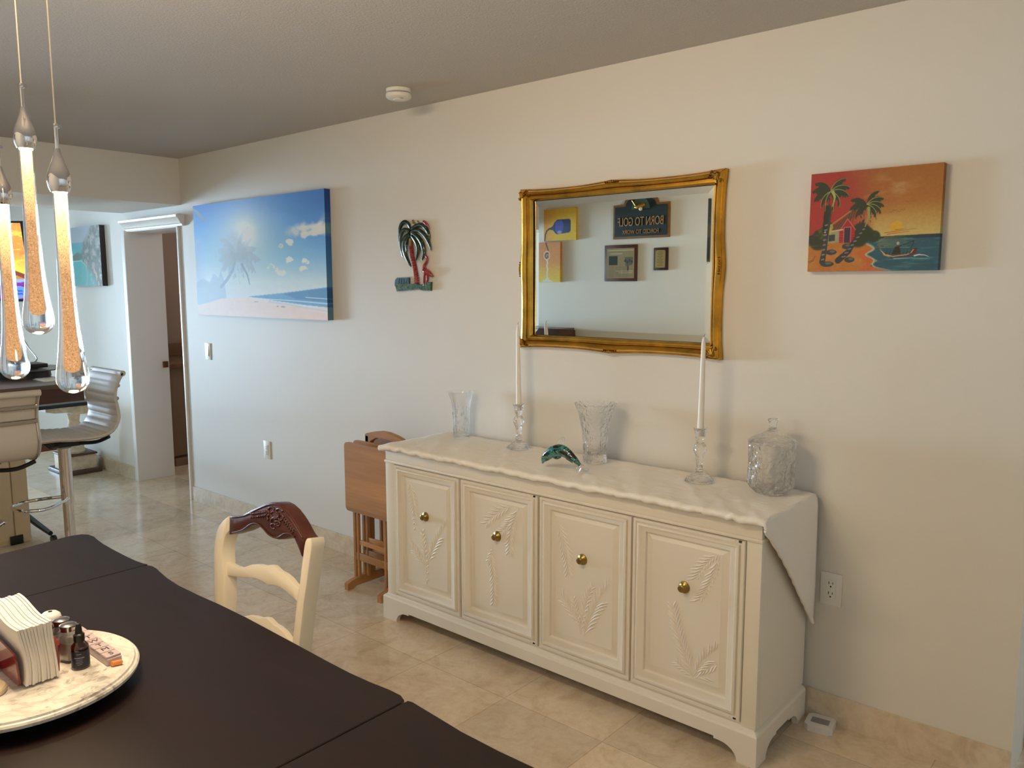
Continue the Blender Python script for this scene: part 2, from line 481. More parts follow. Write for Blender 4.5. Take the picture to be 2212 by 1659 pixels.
# ------------------------------------------------------------------ the room
H = 2.443
XL, XW, YF, XR = -15.0, -0.337, -3.6, 2.3      # kitchen end, end of the long wall, opposite wall, right side
DL, DR, DT, TH = -6.355, -5.515, 1.99, .26       # doorway
floor = MB().box((XL-.1, YF-.1, -.06), (XR+.1, 3.6, 0)); struct('floor', floor, M['floor'])
ceil = MB().box((XL-.1, YF-.1, H), (XR+.1, 3.6, H+.08)); struct('ceiling', ceil, M['ceiling'])
soff = MB().box((-6.42, YF, 2.126), (-5.475, 0, H)); struct('trim_1', soff, M['wall'], 'wide boxed beam under the ceiling between kitchen and dining room')
wb = MB().box((XL, 0, 0), (DL, TH, H)).box((DR, 0, 0), (XW, TH, H)).box((DL, 0, DT), (DR, TH, H))
struct('wall_back', wb, M['wall'])
struct('wall_hall', MB().box((XW-.18, TH, 0), (XW, 3.5, H)), M['wall'])
struct('wall_front', MB().box((-6.42, YF-.1, 0), (XR, YF, H)), M['wall'])
struct('wall_front_dark', MB().box((XL, YF-.1, 0), (-6.42, YF, H)), M['wall_k'])  # plain unseen wall, coloured dark so less light bounces in the kitchen
struct('wall_right', MB().box((XR, YF, 0), (XR+.1, 3.5, H)), M['wall'])
W0, W1, WZ = -3.55, -.85, 2.12
struct('wall_light_blocker', MB().box((-9.75, -1.10, 0), (-9.6, 0, H)), M['wall_k'])  # unseen partition added to keep window light off the kitchen wall
struct('wall_left', MB().box((XL-.1, YF, 0), (XL, W0, H)).box((XL-.1, W1, 0), (XL, 0, H)).box((XL-.1, W0, WZ), (XL, W1, H)), M['wall_k'])
HX0, HX1, HZ0, HZ1 = .35, 1.75, .75, 2.05
struct('wall_far', MB().box((XW, 3.4, 0), (HX0, 3.5, H)).box((HX1, 3.4, 0), (XR, 3.5, H)).box((HX0, 3.4, 0), (HX1, 3.5, HZ0)).box((HX0, 3.4, HZ1), (HX1, 3.5, H)), M['wall'])
# windows (sliding door at the kitchen end, window of the hall)
t = NT('window_glass'); g1 = t.n('ShaderNodeBsdfTransparent'); g2 = t.n('ShaderNodeBsdfGlossy'); g2.inputs['Roughness'].default_value = 0
mx = t.n('ShaderNodeMixShader'); mx.inputs[0].default_value = .06
t.l(g1.outputs[0], mx.inputs[1]); t.l(g2.outputs[0], mx.inputs[2]); t.l(mx.outputs[0], t.out.inputs[0]); M['pane'] = t.m
fr = MB(); wy = [W0, (W0+W1)/2, W1]
for y in wy: fr.box((XL-.08, y-.03, 0), (XL+.01, y+.03, WZ))
for z in (0.0, WZ-.06): fr.box((XL-.08, W0, z), (XL+.01, W1, z+.06))
w1 = struct('window_1', fr, M['trim'])
struct('pane', MB().box((XL-.045, W0+.03, .06), (XL-.039, W1-.03, WZ-.06)), M['pane'], parent=w1)
fr = MB()
for x in (HX0, (HX0+HX1)/2-.025, HX1-.05): fr.box((x, 3.39, HZ0), (x+.05, 3.48, HZ1))
for z in (HZ0, HZ1-.05): fr.box((HX0, 3.39, z), (HX1, 3.48, z+.05))
w2 = struct('window_2', fr, M['trim'])
struct('pane', MB().box((HX0+.05, 3.43, HZ0+.05), (HX1-.05, 3.436, HZ1-.05)), M['pane'], parent=w2)
# skirting of travertine
struct('baseboard_back', MB().box((DR+.03, -.012, 0), (XW, -.0005, .106)).box((XL, -.012, 0), (DL-.05, -.0005, .106)), M['skirting'])
struct('baseboard_front', MB().box((XL, YF+.0005, 0), (XR, YF+.012, .106)), M['skirting'])
struct('baseboard_hall', MB().box((XW+.0005, TH, 0), (XW+.012, 3.4, .106)), M['skirting'])
# doorway casing and crown head
cs = MB().box((DL-.055, -.022, 0), (DL+.004, TH+.02, DT), bev=.004).box((DR-.016, -.014, 0), (DR+.006, TH+.02, DT+.08), bev=.003)
cs.box((DL, 0, DT-.012), (DR, TH+.01, DT+.004))
struct('trim_2', cs, M['trim'])
cr_ = MB(); prof = [(-.001, .0), (-.02, .0), (-.026, .012), (-.034, .016), (-.052, .044), (-.064, .052), (-.066, .064), (-.001, .064)]
vs = []
for x in (-6.345, -5.425):
    for (y, z) in prof: vs.append((x+(0.03 if x < -6 else 0)*(1-z/.064), y, DT-.008+z*1.15))
k = len(prof); fs = [(i, (i+1) % k, k+(i+1) % k, k+i) for i in range(k)]+[tuple(range(k)), tuple(range(2*k-1, k-1, -1))]
cr_.add(vs, fs); struct('trim_3', cr_, M['trim'], angle=25)
lt = MB().box((DL+.002, TH-.035, .905), (DL+.022, TH+.006, .955), bev=.004)
single('door_latch', lt, plain('bronze_latch', (120, 82, 58), .4, .6), 'small bronze latch block on the edge of the open doorway', 'latch', (DL+.012, TH-.015, .905))
# room behind the doorway
bw = plain('tan_bathroom_paint', (160, 138, 124), .7)
struct('wall_bathroom', MB().box((-7.75, TH, 0), (-7.6, 2.6, H)).box((-7.6, 2.5, 0), (-4.3, 2.6, H)).box((-4.4, TH, 0), (-4.3, 2.5, H)), bw)
van = thing('vanity_cabinet', 'dim brown vanity cabinet seen through the doorway', 'cabinet', (-7.0, 1.3, 0))
vb = plain('brown_vanity_paint', (128, 104, 82), .5)
part('body', MB().box((-7.45, .42, .09), (-6.66, 2.2, .86), bev=.004).box((-7.45, .44, 0), (-6.70, 2.2, .09)), vb, van, True)
part('countertop', MB().box((-7.5, .40, .86), (-6.63, 2.22, .90), bev=.006), plain('brown_stone', (110, 82, 62), .3, vary=.15), van, True)
part('backsplash', MB().box((-7.5, .40, .90), (-7.44, 2.22, 1.02), bev=.004), plain('brown_stone_splash', (120, 92, 72), .35), van, True)
part('base_moulding', MB().box((-6.69, .44, .0), (-6.655, 2.2, .07), bev=.004), vb, van, True)

# ------------------------------------------------------------------ sideboard
X0, X1, YFm, YBk = -2.797, -.985, -.44, -.03
sb = thing('sideboard', 'long cream four door sideboard with fern carvings against the wall', 'sideboard', ((X0+X1)/2, -.235, 0))
bd = MB().box((X0, YFm+.022, .125), (X1, YBk, .80))
bd.box((X0-.0015, YFm, .125), (-2.737, YFm+.03, .752), bev=.0015).box((-1.034, YFm, .125), (X1+.0015, YFm+.03, .752), bev=.0015)   # corner stiles
bd.box((X0-.004, YFm-.006, .752), (X1+.004, YBk, .764), bev=.004)       # bead
bd.box((X0, YFm, .764), (X1, YBk, .806), bev=.002)
bd.box((X0, YFm+.003, .1255), (X1, YFm+.03, .134))
part('body', bd, M['cream'], sb, True)
part('top_board', MB().box((X0-.012, YFm-.016, .806), (X1+.006, YBk, .826), bev=.006), M['cream'], sb, True)
# plinth with bracket feet
def foot_run(p, q, fl, fr_):
    """outline of a plinth side between p and q (scene xy), foot lengths; returns 3d outline"""
    p = Vector(p); q = Vector(q); L = (q-p).length; d = (q-p)/L
    o = [(0, .105), (0, 0), (fl, 0)]
    for i in range(7):
        a = PI/2*i/6; o.append((fl+.006+.066*(1-math.cos(a)), .052*math.sin(a)))
    o.append((fl+.09, .052)); o.append((fl+.09, .060))
    o.append((L-fr_-.09, .060)); o.append((L-fr_-.09, .052))
    for i in range(7):
        a = PI/2*(1-i/6); o.append((L-fr_-.006-.066*(1-math.cos(a)), .052*math.sin(a)))
    o += [(L-fr_, 0), (L, 0), (L, .105)]
    return [(p.x+d.x*u, p.y+d.y*u, z) for u, z in o]
px0, px1, pyf = X0-.024, X1+.012, YFm-.012
pl = MB().prism(foot_run((px0, pyf, 0), (px1, pyf, 0), .085, .06), (0, .022, 0))
pl.prism(foot_run((px1, pyf+.022, 0), (px1, YBk, 0), .05, .06), (-.022, 0, 0))
pl.prism(foot_run((px0, pyf+.022, 0), (px0, YBk, 0), .05, .06), (.022, 0, 0))
pl.box((px0+.022, pyf+.022, .07), (px1-.022, YBk, .10))
prf = [(0, .105), (.004, .112), (.014, .118), (.020, .132)]
def ring(ins, z): return [(px0+ins, pyf+ins, z), (px1-ins, pyf+ins, z), (px1-ins, YBk, z), (px0+ins, YBk, z)]
vs = []; fs = []
for a, z in prf: vs += ring(a, z)
for i in range(3):
    for j in range(3): fs.append((i*4+j, i*4+j+1, (i+1)*4+j+1, (i+1)*4+j))
    fs.append((i*4+3, i*4, (i+1)*4, (i+1)*4+3))
pl.add(vs, fs+[(3, 2, 1, 0), (12, 13, 14, 15)])
part('plinth', pl, M['cream'], sb, True, angle=28)

def fern(mb, p0, p1, n, lw, y, left, right, box, bend=0.0):
    """carved frond from p0 to p1 (x, z) on the door field"""
    p0 = Vector((p0[0], 0, p0[1])); p1 = Vector((p1[0], 0, p1[1])); d = p1-p0; q = Vector((-d.z, 0, d.x))
    pts = [p0+d*(i/14)+q*bend*math.sin(PI*i/14) for i in range(15)]
    inside = lambda v: box[0] < v.x < box[1] and box[2] < v.z < box[3]
    st = [p+Vector((0, y, 0)) for p in pts if inside(p)]
    if len(st) > 2: mb.tube(st, [.0021*(1-.6*i/len(st)) for i in range(len(st))], 6)
    for i in range(n):
        u = .10+.88*i/n; k = min(13, int(u*14)); o = pts[k].lerp(pts[k+1], u*14-k); td = (pts[k+1]-pts[k]).normalized(); ang = math.atan2(td.z, td.x)
        for sg, use in ((1, left), (-1, right)):
            if not use: continue
            l = lw*1.2*(1-.6*abs(u-.4)**1.3)*(.85+.3*random.random())*use
            b1 = ang+sg*math.radians(24); b2 = ang+sg*math.radians(40)
            t1 = o+Vector((math.cos(b1), 0, math.sin(b1)))*l*.5; t2 = t1+Vector((math.cos(b2), 0, math.sin(b2)))*l*.5
            if not (inside(t2) and inside(o) and inside(t1)): continue
            h = Vector((0, y+.0006, 0))
            mb.tube([o+h, o.lerp(t1, .5)+h, t1+h, t1.lerp(t2, .6)+h, t2+h], [.0012, .0032, .0042, .0032, .0006], 6)
def door_mesh(a, b, z0, z1):
    mb = MB(); y = YFm
    L = [(0, .02), (0, 0), (.002, -.006), (.012, -.006), (.014, -.001), (.018, -.001), (.020, -.010), (.027, -.0115), (.034, -.008),
         (.046, -.006), (.052, -.004), (.055, .0045), (.060, .0045), (.078, -.002), (.080, -.002)]
    vs = []
    for ins, dy in L:
        iz = ins*1.0; vs += [(a+ins, y+dy, z0+iz*1.15), (b-ins, y+dy, z0+iz*1.15), (b-ins, y+dy, z1-iz*.8), (a+ins, y+dy, z1-iz*.8)]
    fs = []
    for k in range(len(L)-1):
        for j in range(4): fs.append((k*4+j, k*4+(j+1) % 4, (k+1)*4+(j+1) % 4, (k+1)*4+j))
    n = (len(L)-1)*4; fs.append((n, n+1, n+2, n+3)); fs.append((3, 2, 1, 0))
    return mb.add(vs, fs)
doors = [(-2.733, -2.318), (-2.308, -1.888), (-1.880, -1.461), (-1.456, -1.037)]
dp = lambda x, y: (lambda v: (v.x, v.z))(on(x, y, 1, YFm-.001))
ferns = [
 [((924, 1221), (966, 1132), 10, .062, .9, 1, .04), ((922, 1228), (912, 1142), 8, .034, 1, 1, .0), ((920, 1232), (880, 1170), 8, .045, 1, 1, -.05), ((922, 1262), (923, 1212), 3, .02, 1, 1, 0), ((882, 1034), (897, 1112), 9, .042, 1, 1, .03), ((893, 1100), (897, 1150), 4, .02, 1, 1, .0)],
 [((1128, 1086), (1046, 1136), 9, .060, .7, 1, -.06), ((1126, 1090), (1084, 1150), 9, .055, .8, 1, .04), ((1124, 1092), (1100, 1198), 11, .050, 1, 1, -.06), ((1058, 1182), (1067, 1306), 13, .042, 1, 1, .04), ((1065, 1184), (1052, 1216), 4, .028, 1, .6, 0)],
 [((1202, 1116), (1229, 1240), 11, .050, 1, 1, .04), ((1258, 1384), (1320, 1262), 12, .070, .8, 1, .05), ((1254, 1370), (1283, 1262), 9, .045, 1, .6, .04), ((1250, 1350), (1194, 1268), 8, .050, 1, 1, -.06), ((1253, 1362), (1238, 1290), 7, .036, 1, 1, 0)],
 [((1556, 1196), (1503, 1252), 8, .055, .3, 1, -.05), ((1555, 1200), (1510, 1300), 10, .060, .3, 1, .06), ((1497, 1462), (1452, 1304), 13, .052, 1, 1, .03), ((1498, 1460), (1552, 1402), 9, .055, 1, 1, .04), ((1500, 1464), (1556, 1452), 7, .045, 1, 1, 0), ((1496, 1462), (1462, 1430), 5, .035, 1, 1, 0)]]
hinge_m = plain('tarnished_hinge', (60, 52, 44), .4, .8)
for k, (a, b) in enumerate(doors):
    z0, z1 = .136, .748
    d = part('door', door_mesh(a, b, z0, z1), M['cream'], sb, True, angle=22)
    fm = MB(); bx_ = (a+.082, b-.082, z0+.094, z1-.066)
    for (q0, q1, n, lw, lf, rg, bd2) in ferns[k]: fern(fm, dp(*q0), dp(*q1), n, lw, YFm-.001, lf, rg, bx_, bd2)
    part('fern_relief', fm, M['cream'], d, True, angle=60)
    kx = (a+b)/2-.004; kz = .543; kn = MB()
    kn.lathe([(.0001, 0), (.021, .0005), (.0205, .004), (.011, .0085), (.0075, .0125), (.0085, .017), (.0125, .0205), (.0125, .024), (.010, .0255), (.0001, .0258)], n=28)
    kn.v = [(kx+v[0], YFm-.002-v[2], kz+v[1]) for v in kn.v]
    part('knob', kn, M['brass'], d, True, label='brass knob')
    if k in (1, 3):
        for zz in (z1-.004, z0+.008):
            hg = MB()
            hg.tube([(b-.022, YFm-.004, zz), (b-.012, YFm-.004, zz)], .004, 8).tube([(b-.036, YFm-.003, zz), (b-.031, YFm-.003, zz)], .0032, 8)
            part('hinge', hg, hinge_m, d, True, label='dark metal hinge pin')

# white cloth over the top
TC = .832
def cloth_xyz(u, v):
    """u along the cabinet 0..1 (left to right then down the side), v from the wall to the front"""
    xl, xr = X0-.014, X1+.012; Ltop = xr-xl
    y = -.026+(YFm-.022+.026)*v if v <= 1 else YFm-.022
    side_y = y
    n = math.sin(u*37+v*9)*.0012+math.sin(u*91+v*23+1)*.0008+math.sin(u*17-v*31)*.0012
    return xl, xr, y, n
cl = MB()
NU, NV, NS, NFr = 180, 24, 34, 6
rs = np.random.RandomState(3)
def wob(a, b_): return .5*math.sin(a*3.1+b_*1.7+.4)+.3*math.sin(a*7.3-b_*2.9)+.2*math.sin(a*15.7+b_*5.3)
def fall(vf):
    """length of the side drop at depth fraction vf (0 wall .. 1 front)"""
    a = max(0, 1-vf); return .03+.44*a**1.05
def cpoint(iu, jv):
    xl, xr = X0-.018, X1+.014; yb, yf = -.028, YFm-.024
    vf = jv/NV if jv <= NV else 1
    y = yb+(yf-yb)*vf; z = TC
    if iu <= NU:
        x = xl+(xr-xl)*iu/NU
        w = .0022*wob(x*9, y*14)+.0016*math.sin(x*60+y*45+3*wob(x*4, y*8))*(.3+.7*vf)
        z += w+.0016
        if vf > .8: z += .0035*(vf-.8)/.2*abs(math.sin(x*58+4*wob(x*7, 1)))*(1 if (x < -2.3 or x > -1.6) else .3)
        if jv > NV:                                   # front hem turns down
            k = (jv-NV)/NFr; hem = .020+.003*wob(x*7, 3)+.0012*math.sin(x*95+3*wob(x*5, 2))
            y -= .006*math.sin(k*PI)+.0016*math.sin(x*110+4*wob(x*6, 1))*math.sin(k*PI); z -= hem*k
        if iu < 8: z -= .0002*(8-iu)**1.4
        return (x, y, z)
    k = (iu-NU)/NS; L = fall(vf); d = L*k             # side drop
    vv = min(1, vf)
    x = xr+.004+.010*math.sin(min(1, d/.05)*PI/2)*.6+.006*math.sin(vv*7+k*3)*k+.012*k*(1-vv)*math.sin(vv*5)
    z2 = TC-d
    if jv > NV:
        kk = (jv-NV)/NFr; z2 = TC-.03*max(k, kk); y -= .006*math.sin(kk*PI)*(1-k)
    return (x, y+.05*k*vv*(1-vv)*0, z2)
vs = [cpoint(i, j) for j in range(NV+NFr+1) for i in range(NU+NS+1)]
n = NU+NS+1
fs = [(j*n+i, j*n+i+1, (j+1)*n+i+1, (j+1)*n+i) for j in range(NV+NFr) for i in range(n-1)]
# folded-back triangle on the side: a second, looser layer edge
cl.add(vs, fs)
edge = [Vector(cpoint(NU+NS, j)) for j in range(NV+1)]
fold = [(e+Vector((.006, 0, 0))) for e in edge]
cl.tube(edge, [.004+.003*math.sin(i*1.3)**2 for i in range(len(edge))], 8)
co_ = single('table_cloth', cl, M['cloth'], 'crumpled white cloth spread over the sideboard top with a corner hanging down its side', 'cloth', ((X0+X1)/2, -.235, TC), angle=60)
sol = co_.modifiers.new('thickness', 'SOLIDIFY'); sol.thickness = .0015; sol.offset = 1

# ------------------------------------------------------------------ glass on the sideboard
ZT = TC+.005
def sqr(th, p=3.2):
    return (abs(math.cos(th))**p+abs(math.sin(th))**p)**(-1/p)
def shell(outer, inner): return outer+inner[::-1]
v1 = thing('glass_vase', 'small flared clear glass vase with leaf frosting at the left end of the sideboard', 'vase', (-2.640, -.100, ZT))
o1 = [(.0001, 0), (.034, 0), (.037, .003), (.037, .03), (.037, .07), (.0385, .11), (.042, .15), (.050, .185), (.0625, .222)]
i1 = [(.0001, .022), (.032, .023), (.0335, .03), (.0338, .07), (.0352, .11), (.0388, .15), (.047, .185), (.0605, .2225)]
def sq_mod(th, z, r): return r*(1+(sqr(th+.4)-1)*max(0, 1-z/.2)*.8)
vm = MB().lathe(shell(o1, i1), n=56, rad=sq_mod)
for q in range(90):
    th = random.uniform(0, 2*PI); z = random.uniform(.028, .16); r = sq_mod(th, z, .0369 if z < .11 else .0400)
    vm.ball((r*math.cos(th), r*math.sin(th), z), (.0022, .0022, .0075), 8, mi=1)
part('vase_body', vm, [M['thin_glass'], M['pebble']], v1)
def candlestick(label, loc):
    t_ = thing('candlestick', label, 'candlestick', loc, 0, 'crystal candlesticks on the sideboard')
    hexm = lambda th, z, r: r*(1+.05*math.cos(8*th)) if r > .004 else r
    pr = [(.0001, 0), (.052, 0), (.053, .004), (.047, .012), (.030, .024), (.016, .033), (.0125, .040), (.016, .045), (.0125, .050),
          (.0115, .062), (.0135, .088), (.016, .100), (.0235, .116), (.0245, .128), (.019, .140), (.0115, .147), (.0125, .152),
          (.0165, .160), (.019, .175), (.0215, .190), (.0262, .200), (.0245, .2015), (.0135, .192), (.0125, .172), (.0001, .170)]
    part('stem', MB().lathe(pr, n=40, rad=hexm), M['cut'], t_)
    return t_
def candle(label, loc, lean, Lc=.36):
    t_ = thing('taper_candle', label, 'candle', loc, 0, 'tall white tapers in the crystal candlesticks')
    n = 14; path = [(lean[0]*i/n, lean[1]*i/n, Lc*i/n) for i in range(n+1)]
    rr = [.0122-.0048*i/n for i in range(n)]+[.0025]
    part('wax', MB().tube(path, rr, 16), M['wax'], t_, angle=60)
    tp = Vector(path[-1]); part('wick', MB().tube([tp, tp+Vector((.002, 0, .006)), tp+Vector((.006, 0, .010))], .0008, 6), M['black'], t_)
    return t_
ca, cb = (-2.266, -.113, ZT), (-1.361, -.143, ZT)
k1 = candlestick('crystal candlestick standing between the two glass vases', ca)
k2 = copy_tree(k1, 'crystal candlestick standing beside the lidded glass jar', cb)
candle('white taper candle left of the mirror', (ca[0], ca[1], ZT+.171), (-.006, 0), .382)
candle('white taper candle overlapping the lower right mirror corner', (cb[0], cb[1], ZT+.171), (.004, -.002), .366)

v2 = thing('glass_vase', 'large scalloped cut crystal vase in the middle of the sideboard', 'vase', (-1.842, -.127, ZT))
def flute(th, z, r):
    if r < .01: return r
    if z < .135: return r*(1+.028*abs(math.sin(15*th))-.014)
    return r*(1+.02*math.sin(12*th+z*220)*math.sin(12*th-z*220))
o2 = [(.0001, 0), (.047, 0), (.049, .004), (.049, .04), (.0505, .09), (.054, .13), (.0585, .15), (.063, .175), (.070, .205), (.079, .228), (.086, .240)]
i2 = [(.0001, .034), (.040, .036), (.044, .045), (.0455, .09), (.049, .13), (.054, .15), (.059, .175), (.066, .205), (.075, .228), (.083, .241)]
vb2 = MB().lathe(shell(o2, i2), n=120, rad=flute)
vb2.v = [(x, y, z+(.006*abs(math.cos(8*math.atan2(y, x))) if z > .236 else 0)) for x, y, z in vb2.v]
part('vase_body', vb2, M['cut'], v2, angle=50)

jr = thing('glass_jar', 'lidded cut crystal jar at the right end of the sideboard', 'jar', (-1.093, -.128, ZT))
def vcut(th, z, r):
    if r < .02: return r
    a = (th*8/(2*PI)) % 1.0
    return r*(1+.018*math.cos(2*PI*(a*2+z*14))-.018*abs(math.sin(8*th+z*40)))
o3 = [(.0001, 0), (.050, 0), (.056, .004), (.072, .020), (.083, .036), (.079, .050), (.079, .11), (.080, .165), (.081, .182)]
i3 = [(.0001, .016), (.050, .018), (.068, .028), (.074, .040), (.073, .055), (.073, .11), (.075, .165), (.077, .182)]
o3 = [(r, z*.965) for r, z in o3]; i3 = [(r, z*.965) for r, z in i3]
part('jar_body', MB().lathe(shell(o3, i3), n=120, rad=vcut), M['cut'], jr, angle=50)
ld = [(.0001, .186), (.070, .183), (.0815, .184), (.082, .190), (.068, .203), (.040, .215), (.022, .226), (.0145, .236), (.0125, .246), (.015, .258), (.0185, .268), (.0165, .271), (.0001, .271)]
ld = [(r, z*.965) for r, z in ld]
part('lid', MB().lathe(ld, n=64, rad=lambda th, z, r: r*(1+.012*math.cos(16*th)) if r > .03 else r), M['cut'], jr)

# glass dolphin: arched body with coloured patches
dz = lambda x, y: on(930+x/4.9156, 820+y/4.9156, 1, -.345)
bp = [dz(*q) for q in [(1186, 935), (1194, 915), (1204, 890), (1228, 862), (1262, 832), (1308, 806), (1362, 795), (1412, 806), (1458, 834), (1500, 868), (1540, 904), (1570, 936), (1590, 958)]]
br_ = [.0015, .0065, .0135, .0185, .0215, .0235, .0245, .0235, .0205, .0165, .0125, .0085, .006]
dl = thing('glass_dolphin', 'arched teal and black art glass dolphin on the white cloth', 'figurine', (bp[6].x, -.345, ZT))
body = MB().tube(smoothline(bp, 3), [r for a, b_ in zip(br_, br_[1:]) for r in (a, a+(b_-a)/3, a+(b_-a)*2/3)]+[br_[-1]], 20, flat=.8)
t = NT('streaked_art_glass'); b = t.bsdf(Roughness=.05); b.inputs['Coat Weight'].default_value = 1; b.inputs['Coat Roughness'].default_value = .02
co = t.coord((30, 30, 60), (0, .5, 0)); f = t.noise(co, .9, 3, .5, 1.2)
t.l(t.ramp(f, [(.40, (14, 18, 16)), (.47, (24, 30, 26)), (.50, (26, 130, 128)), (.57, (70, 170, 160)), (.62, (30, 24, 16)), (.75, (120, 84, 44))]), b.inputs['Base Color'])
b.inputs['Transmission Weight'].default_value = .25
part('body', body, t.m, dl, True, angle=80)
fin = MB().tube(smoothline([dz(1350, 790), dz(1352, 730), dz(1368, 692), dz(1400, 668), dz(1418, 668), dz(1414, 700), dz(1398, 745), dz(1392, 790)], 4), .0035, 10, flat=.7)
part('dorsal_fin', fin, M['thin_glass'], dl, True, label='clear looped glass fin')
fk = MB()
for e in ((1560, 1042), (1682, 1006)):
    a, c_ = dz(1588, 955), dz(*e); mid = a.lerp(c_, .55)
    fk.tube(smoothline([a, mid+Vector((0, -.004, 0)), c_], 4), [.007, .0085, .009, .0095, .0095, .009, .007, .005, .002], 12, flat=.5)
part('tail_fluke', fk, M['thin_glass'], dl, True, label='clear glass tail')
pf = MB().tube(smoothline([dz(1300, 850), dz(1345, 872), dz(1392, 862)], 4), [.008, .010, .010, .009, .008, .006, .005, .003, .001], 10, flat=.4)
pf.tube(smoothline([dz(1440, 870), dz(1475, 900), dz(1508, 932)], 4), [.006, .007, .007, .006, .005, .004, .003, .002, .001], 10, flat=.4)
part('pectoral_fin', pf, t.m, dl, True)
lowz = min(v[2] for v in body.v+fk.v+pf.v+fin.v)
dl.location.z = ZT
for ch in dl.children: ch.location.z += -(lowz-ZT)+.001

# ------------------------------------------------------------------ gilt mirror
mi = thing('wall_mirror', 'wide rectangular mirror in an ornate antique gold frame above the sideboard', 'mirror', (-1.832, -.015, 1.28))
gx0, gx1, gz0, gz1 = -2.262, -1.394, 1.342, 1.930
ox0, ox1, oz0, oz1 = -2.332, -1.350, 1.281, 1.984
prof = [(0, .018), (.02, .024), (.14, .034), (.28, .034), (.32, .028), (.38, .028), (.42, .034), (.48, .042), (.60, .047), (.72, .045), (.82, .036), (.9, .027), (.94, .028), (1.0, .024), (1.0, 0)]
fm = MB(); Ns = 40
def side(p_in0, p_in1, p_o0, p_o1, nrm):
    vs = []; fs = []
    for i in range(Ns+1):
        u = i/Ns; e = .003*math.cos(2*PI*u)**2+.006*math.exp(-((u-.5)/.09)**2)+.006*(math.exp(-(u/.07)**2)+math.exp(-((1-u)/.07)**2))
        a = Vector(p_in0).lerp(Vector(p_in1), u); o_ = Vector(p_o0).lerp(Vector(p_o1), u)+Vector(nrm)*(e-.008)
        for s_, h_ in prof:
            q = a.lerp(o_, s_); vs.append((q.x, -h_, q.z))
    k = len(prof)
    for i in range(Ns):
        for j in range(k-1): fs.append((i*k+j, i*k+j+1, (i+1)*k+j+1, (i+1)*k+j))
    fm.add(vs, fs)
G = [(gx0, 0, gz0), (gx1, 0, gz0), (gx1, 0, gz1), (gx0, 0, gz1)]; O_ = [(ox0, 0, oz0), (ox1, 0, oz0), (ox1, 0, oz1), (ox0, 0, oz1)]
for i, nn in enumerate(((0, 0, -1), (1, 0, 0), (0, 0, 1), (-1, 0, 0))): side(G[i], G[(i+1) % 4], O_[i], O_[(i+1) % 4], nn)
for i, nn in enumerate(((0, 0, -1), (1, 0, 0), (0, 0, 1), (-1, 0, 0))):
    pass
part('frame', fm, M['gold'], mi, True, angle=40)
for sx, sz, cx, cz in ((1, 1, ox0, oz0), (-1, 1, ox1, oz0), (-1, -1, ox1, oz1), (1, -1, ox0, oz1)):
    om = MB()
    for k in range(11):
        u = .010+.009*k
        if k < 9:
            om.ball((cx+sx*(.020+.5*u), -.044+.0007*k, cz+sz*(.020+.035*math.sin(k*.9)*.35)), (.0075-.0005*k, .006, .0065-.0004*k), 8)
            om.ball((cx+sx*(.020+.012*math.sin(k*1.1)), -.044+.0007*k, cz+sz*(.018+.5*u)), (.0065-.0004*k, .006, .0075-.0005*k), 8)
    om.ball((cx+sx*.022, -.046, cz+sz*.022), (.012, .009, .012), 10)
    for k in range(5):
        a = PI/4+(k-2)*.5; om.tube([(cx+sx*.022, -.050, cz+sz*.022), (cx+sx*(.022+.02*math.cos(a)), -.047, cz+sz*(.022+.02*math.sin(a)))], [.006, .0045], 8)
    sc_ = [Vector((cx+sx*(.045+.012*math.cos(q*.8)*(1-q/12)), -.046, cz+sz*(.02+.012*math.sin(q*.8)*(1-q/12)))) for q in range(9)]
    om.tube(sc_, .003, 6)
    part('corner_ornament', om, M['gold_dark'], mi, True, angle=60)
for cx, cz, h_ in (((ox0+ox1)/2, oz0+.006, 1), ((ox0+ox1)/2, oz1-.006, 1), (ox0+.008, (oz0+oz1)/2, 0), (ox1-.008, (oz0+oz1)/2, 0)):
    om = MB()
    for k in range(-3, 4):
        d = k*.010; r = .007-.0012*abs(k)
        om.ball((cx+(d if h_ else 0), -.036, cz+(0 if h_ else d)), (r, .007, r), 8)
    part('side_ornament', om, M['gold_dark'], mi, True, angle=60)
bv = .028; gm = MB()
lo = [(gx0-.004, -.012, gz0-.004), (gx1+.004, -.012, gz0-.004), (gx1+.004, -.012, gz1+.004), (gx0-.004, -.012, gz1+.004)]
hi = [(gx0+bv, -.0136, gz0+bv), (gx1-bv, -.0136, gz0+bv), (gx1-bv, -.0136, gz1-bv), (gx0+bv, -.0136, gz1-bv)]
bk = [(x, -.006, z) for x, y, z in lo]
gm.add(bk+lo+hi, [(0, 1, 5, 4), (1, 2, 6, 5), (2, 3, 7, 6), (3, 0, 4, 7), (4, 5, 9, 8), (5, 6, 10, 9), (6, 7, 11, 10), (7, 4, 8, 11), (8, 9, 10, 11), (3, 2, 1, 0)])
part('mirror_glass', gm, plain('silvered_glass', (242, 248, 243), .0, 1), mi, True, angle=1)
part('backing', MB().box((gx0-.03, -.006, gz0-.03), (gx1+.03, -.001, gz1+.03)), M['brown'], mi, True)
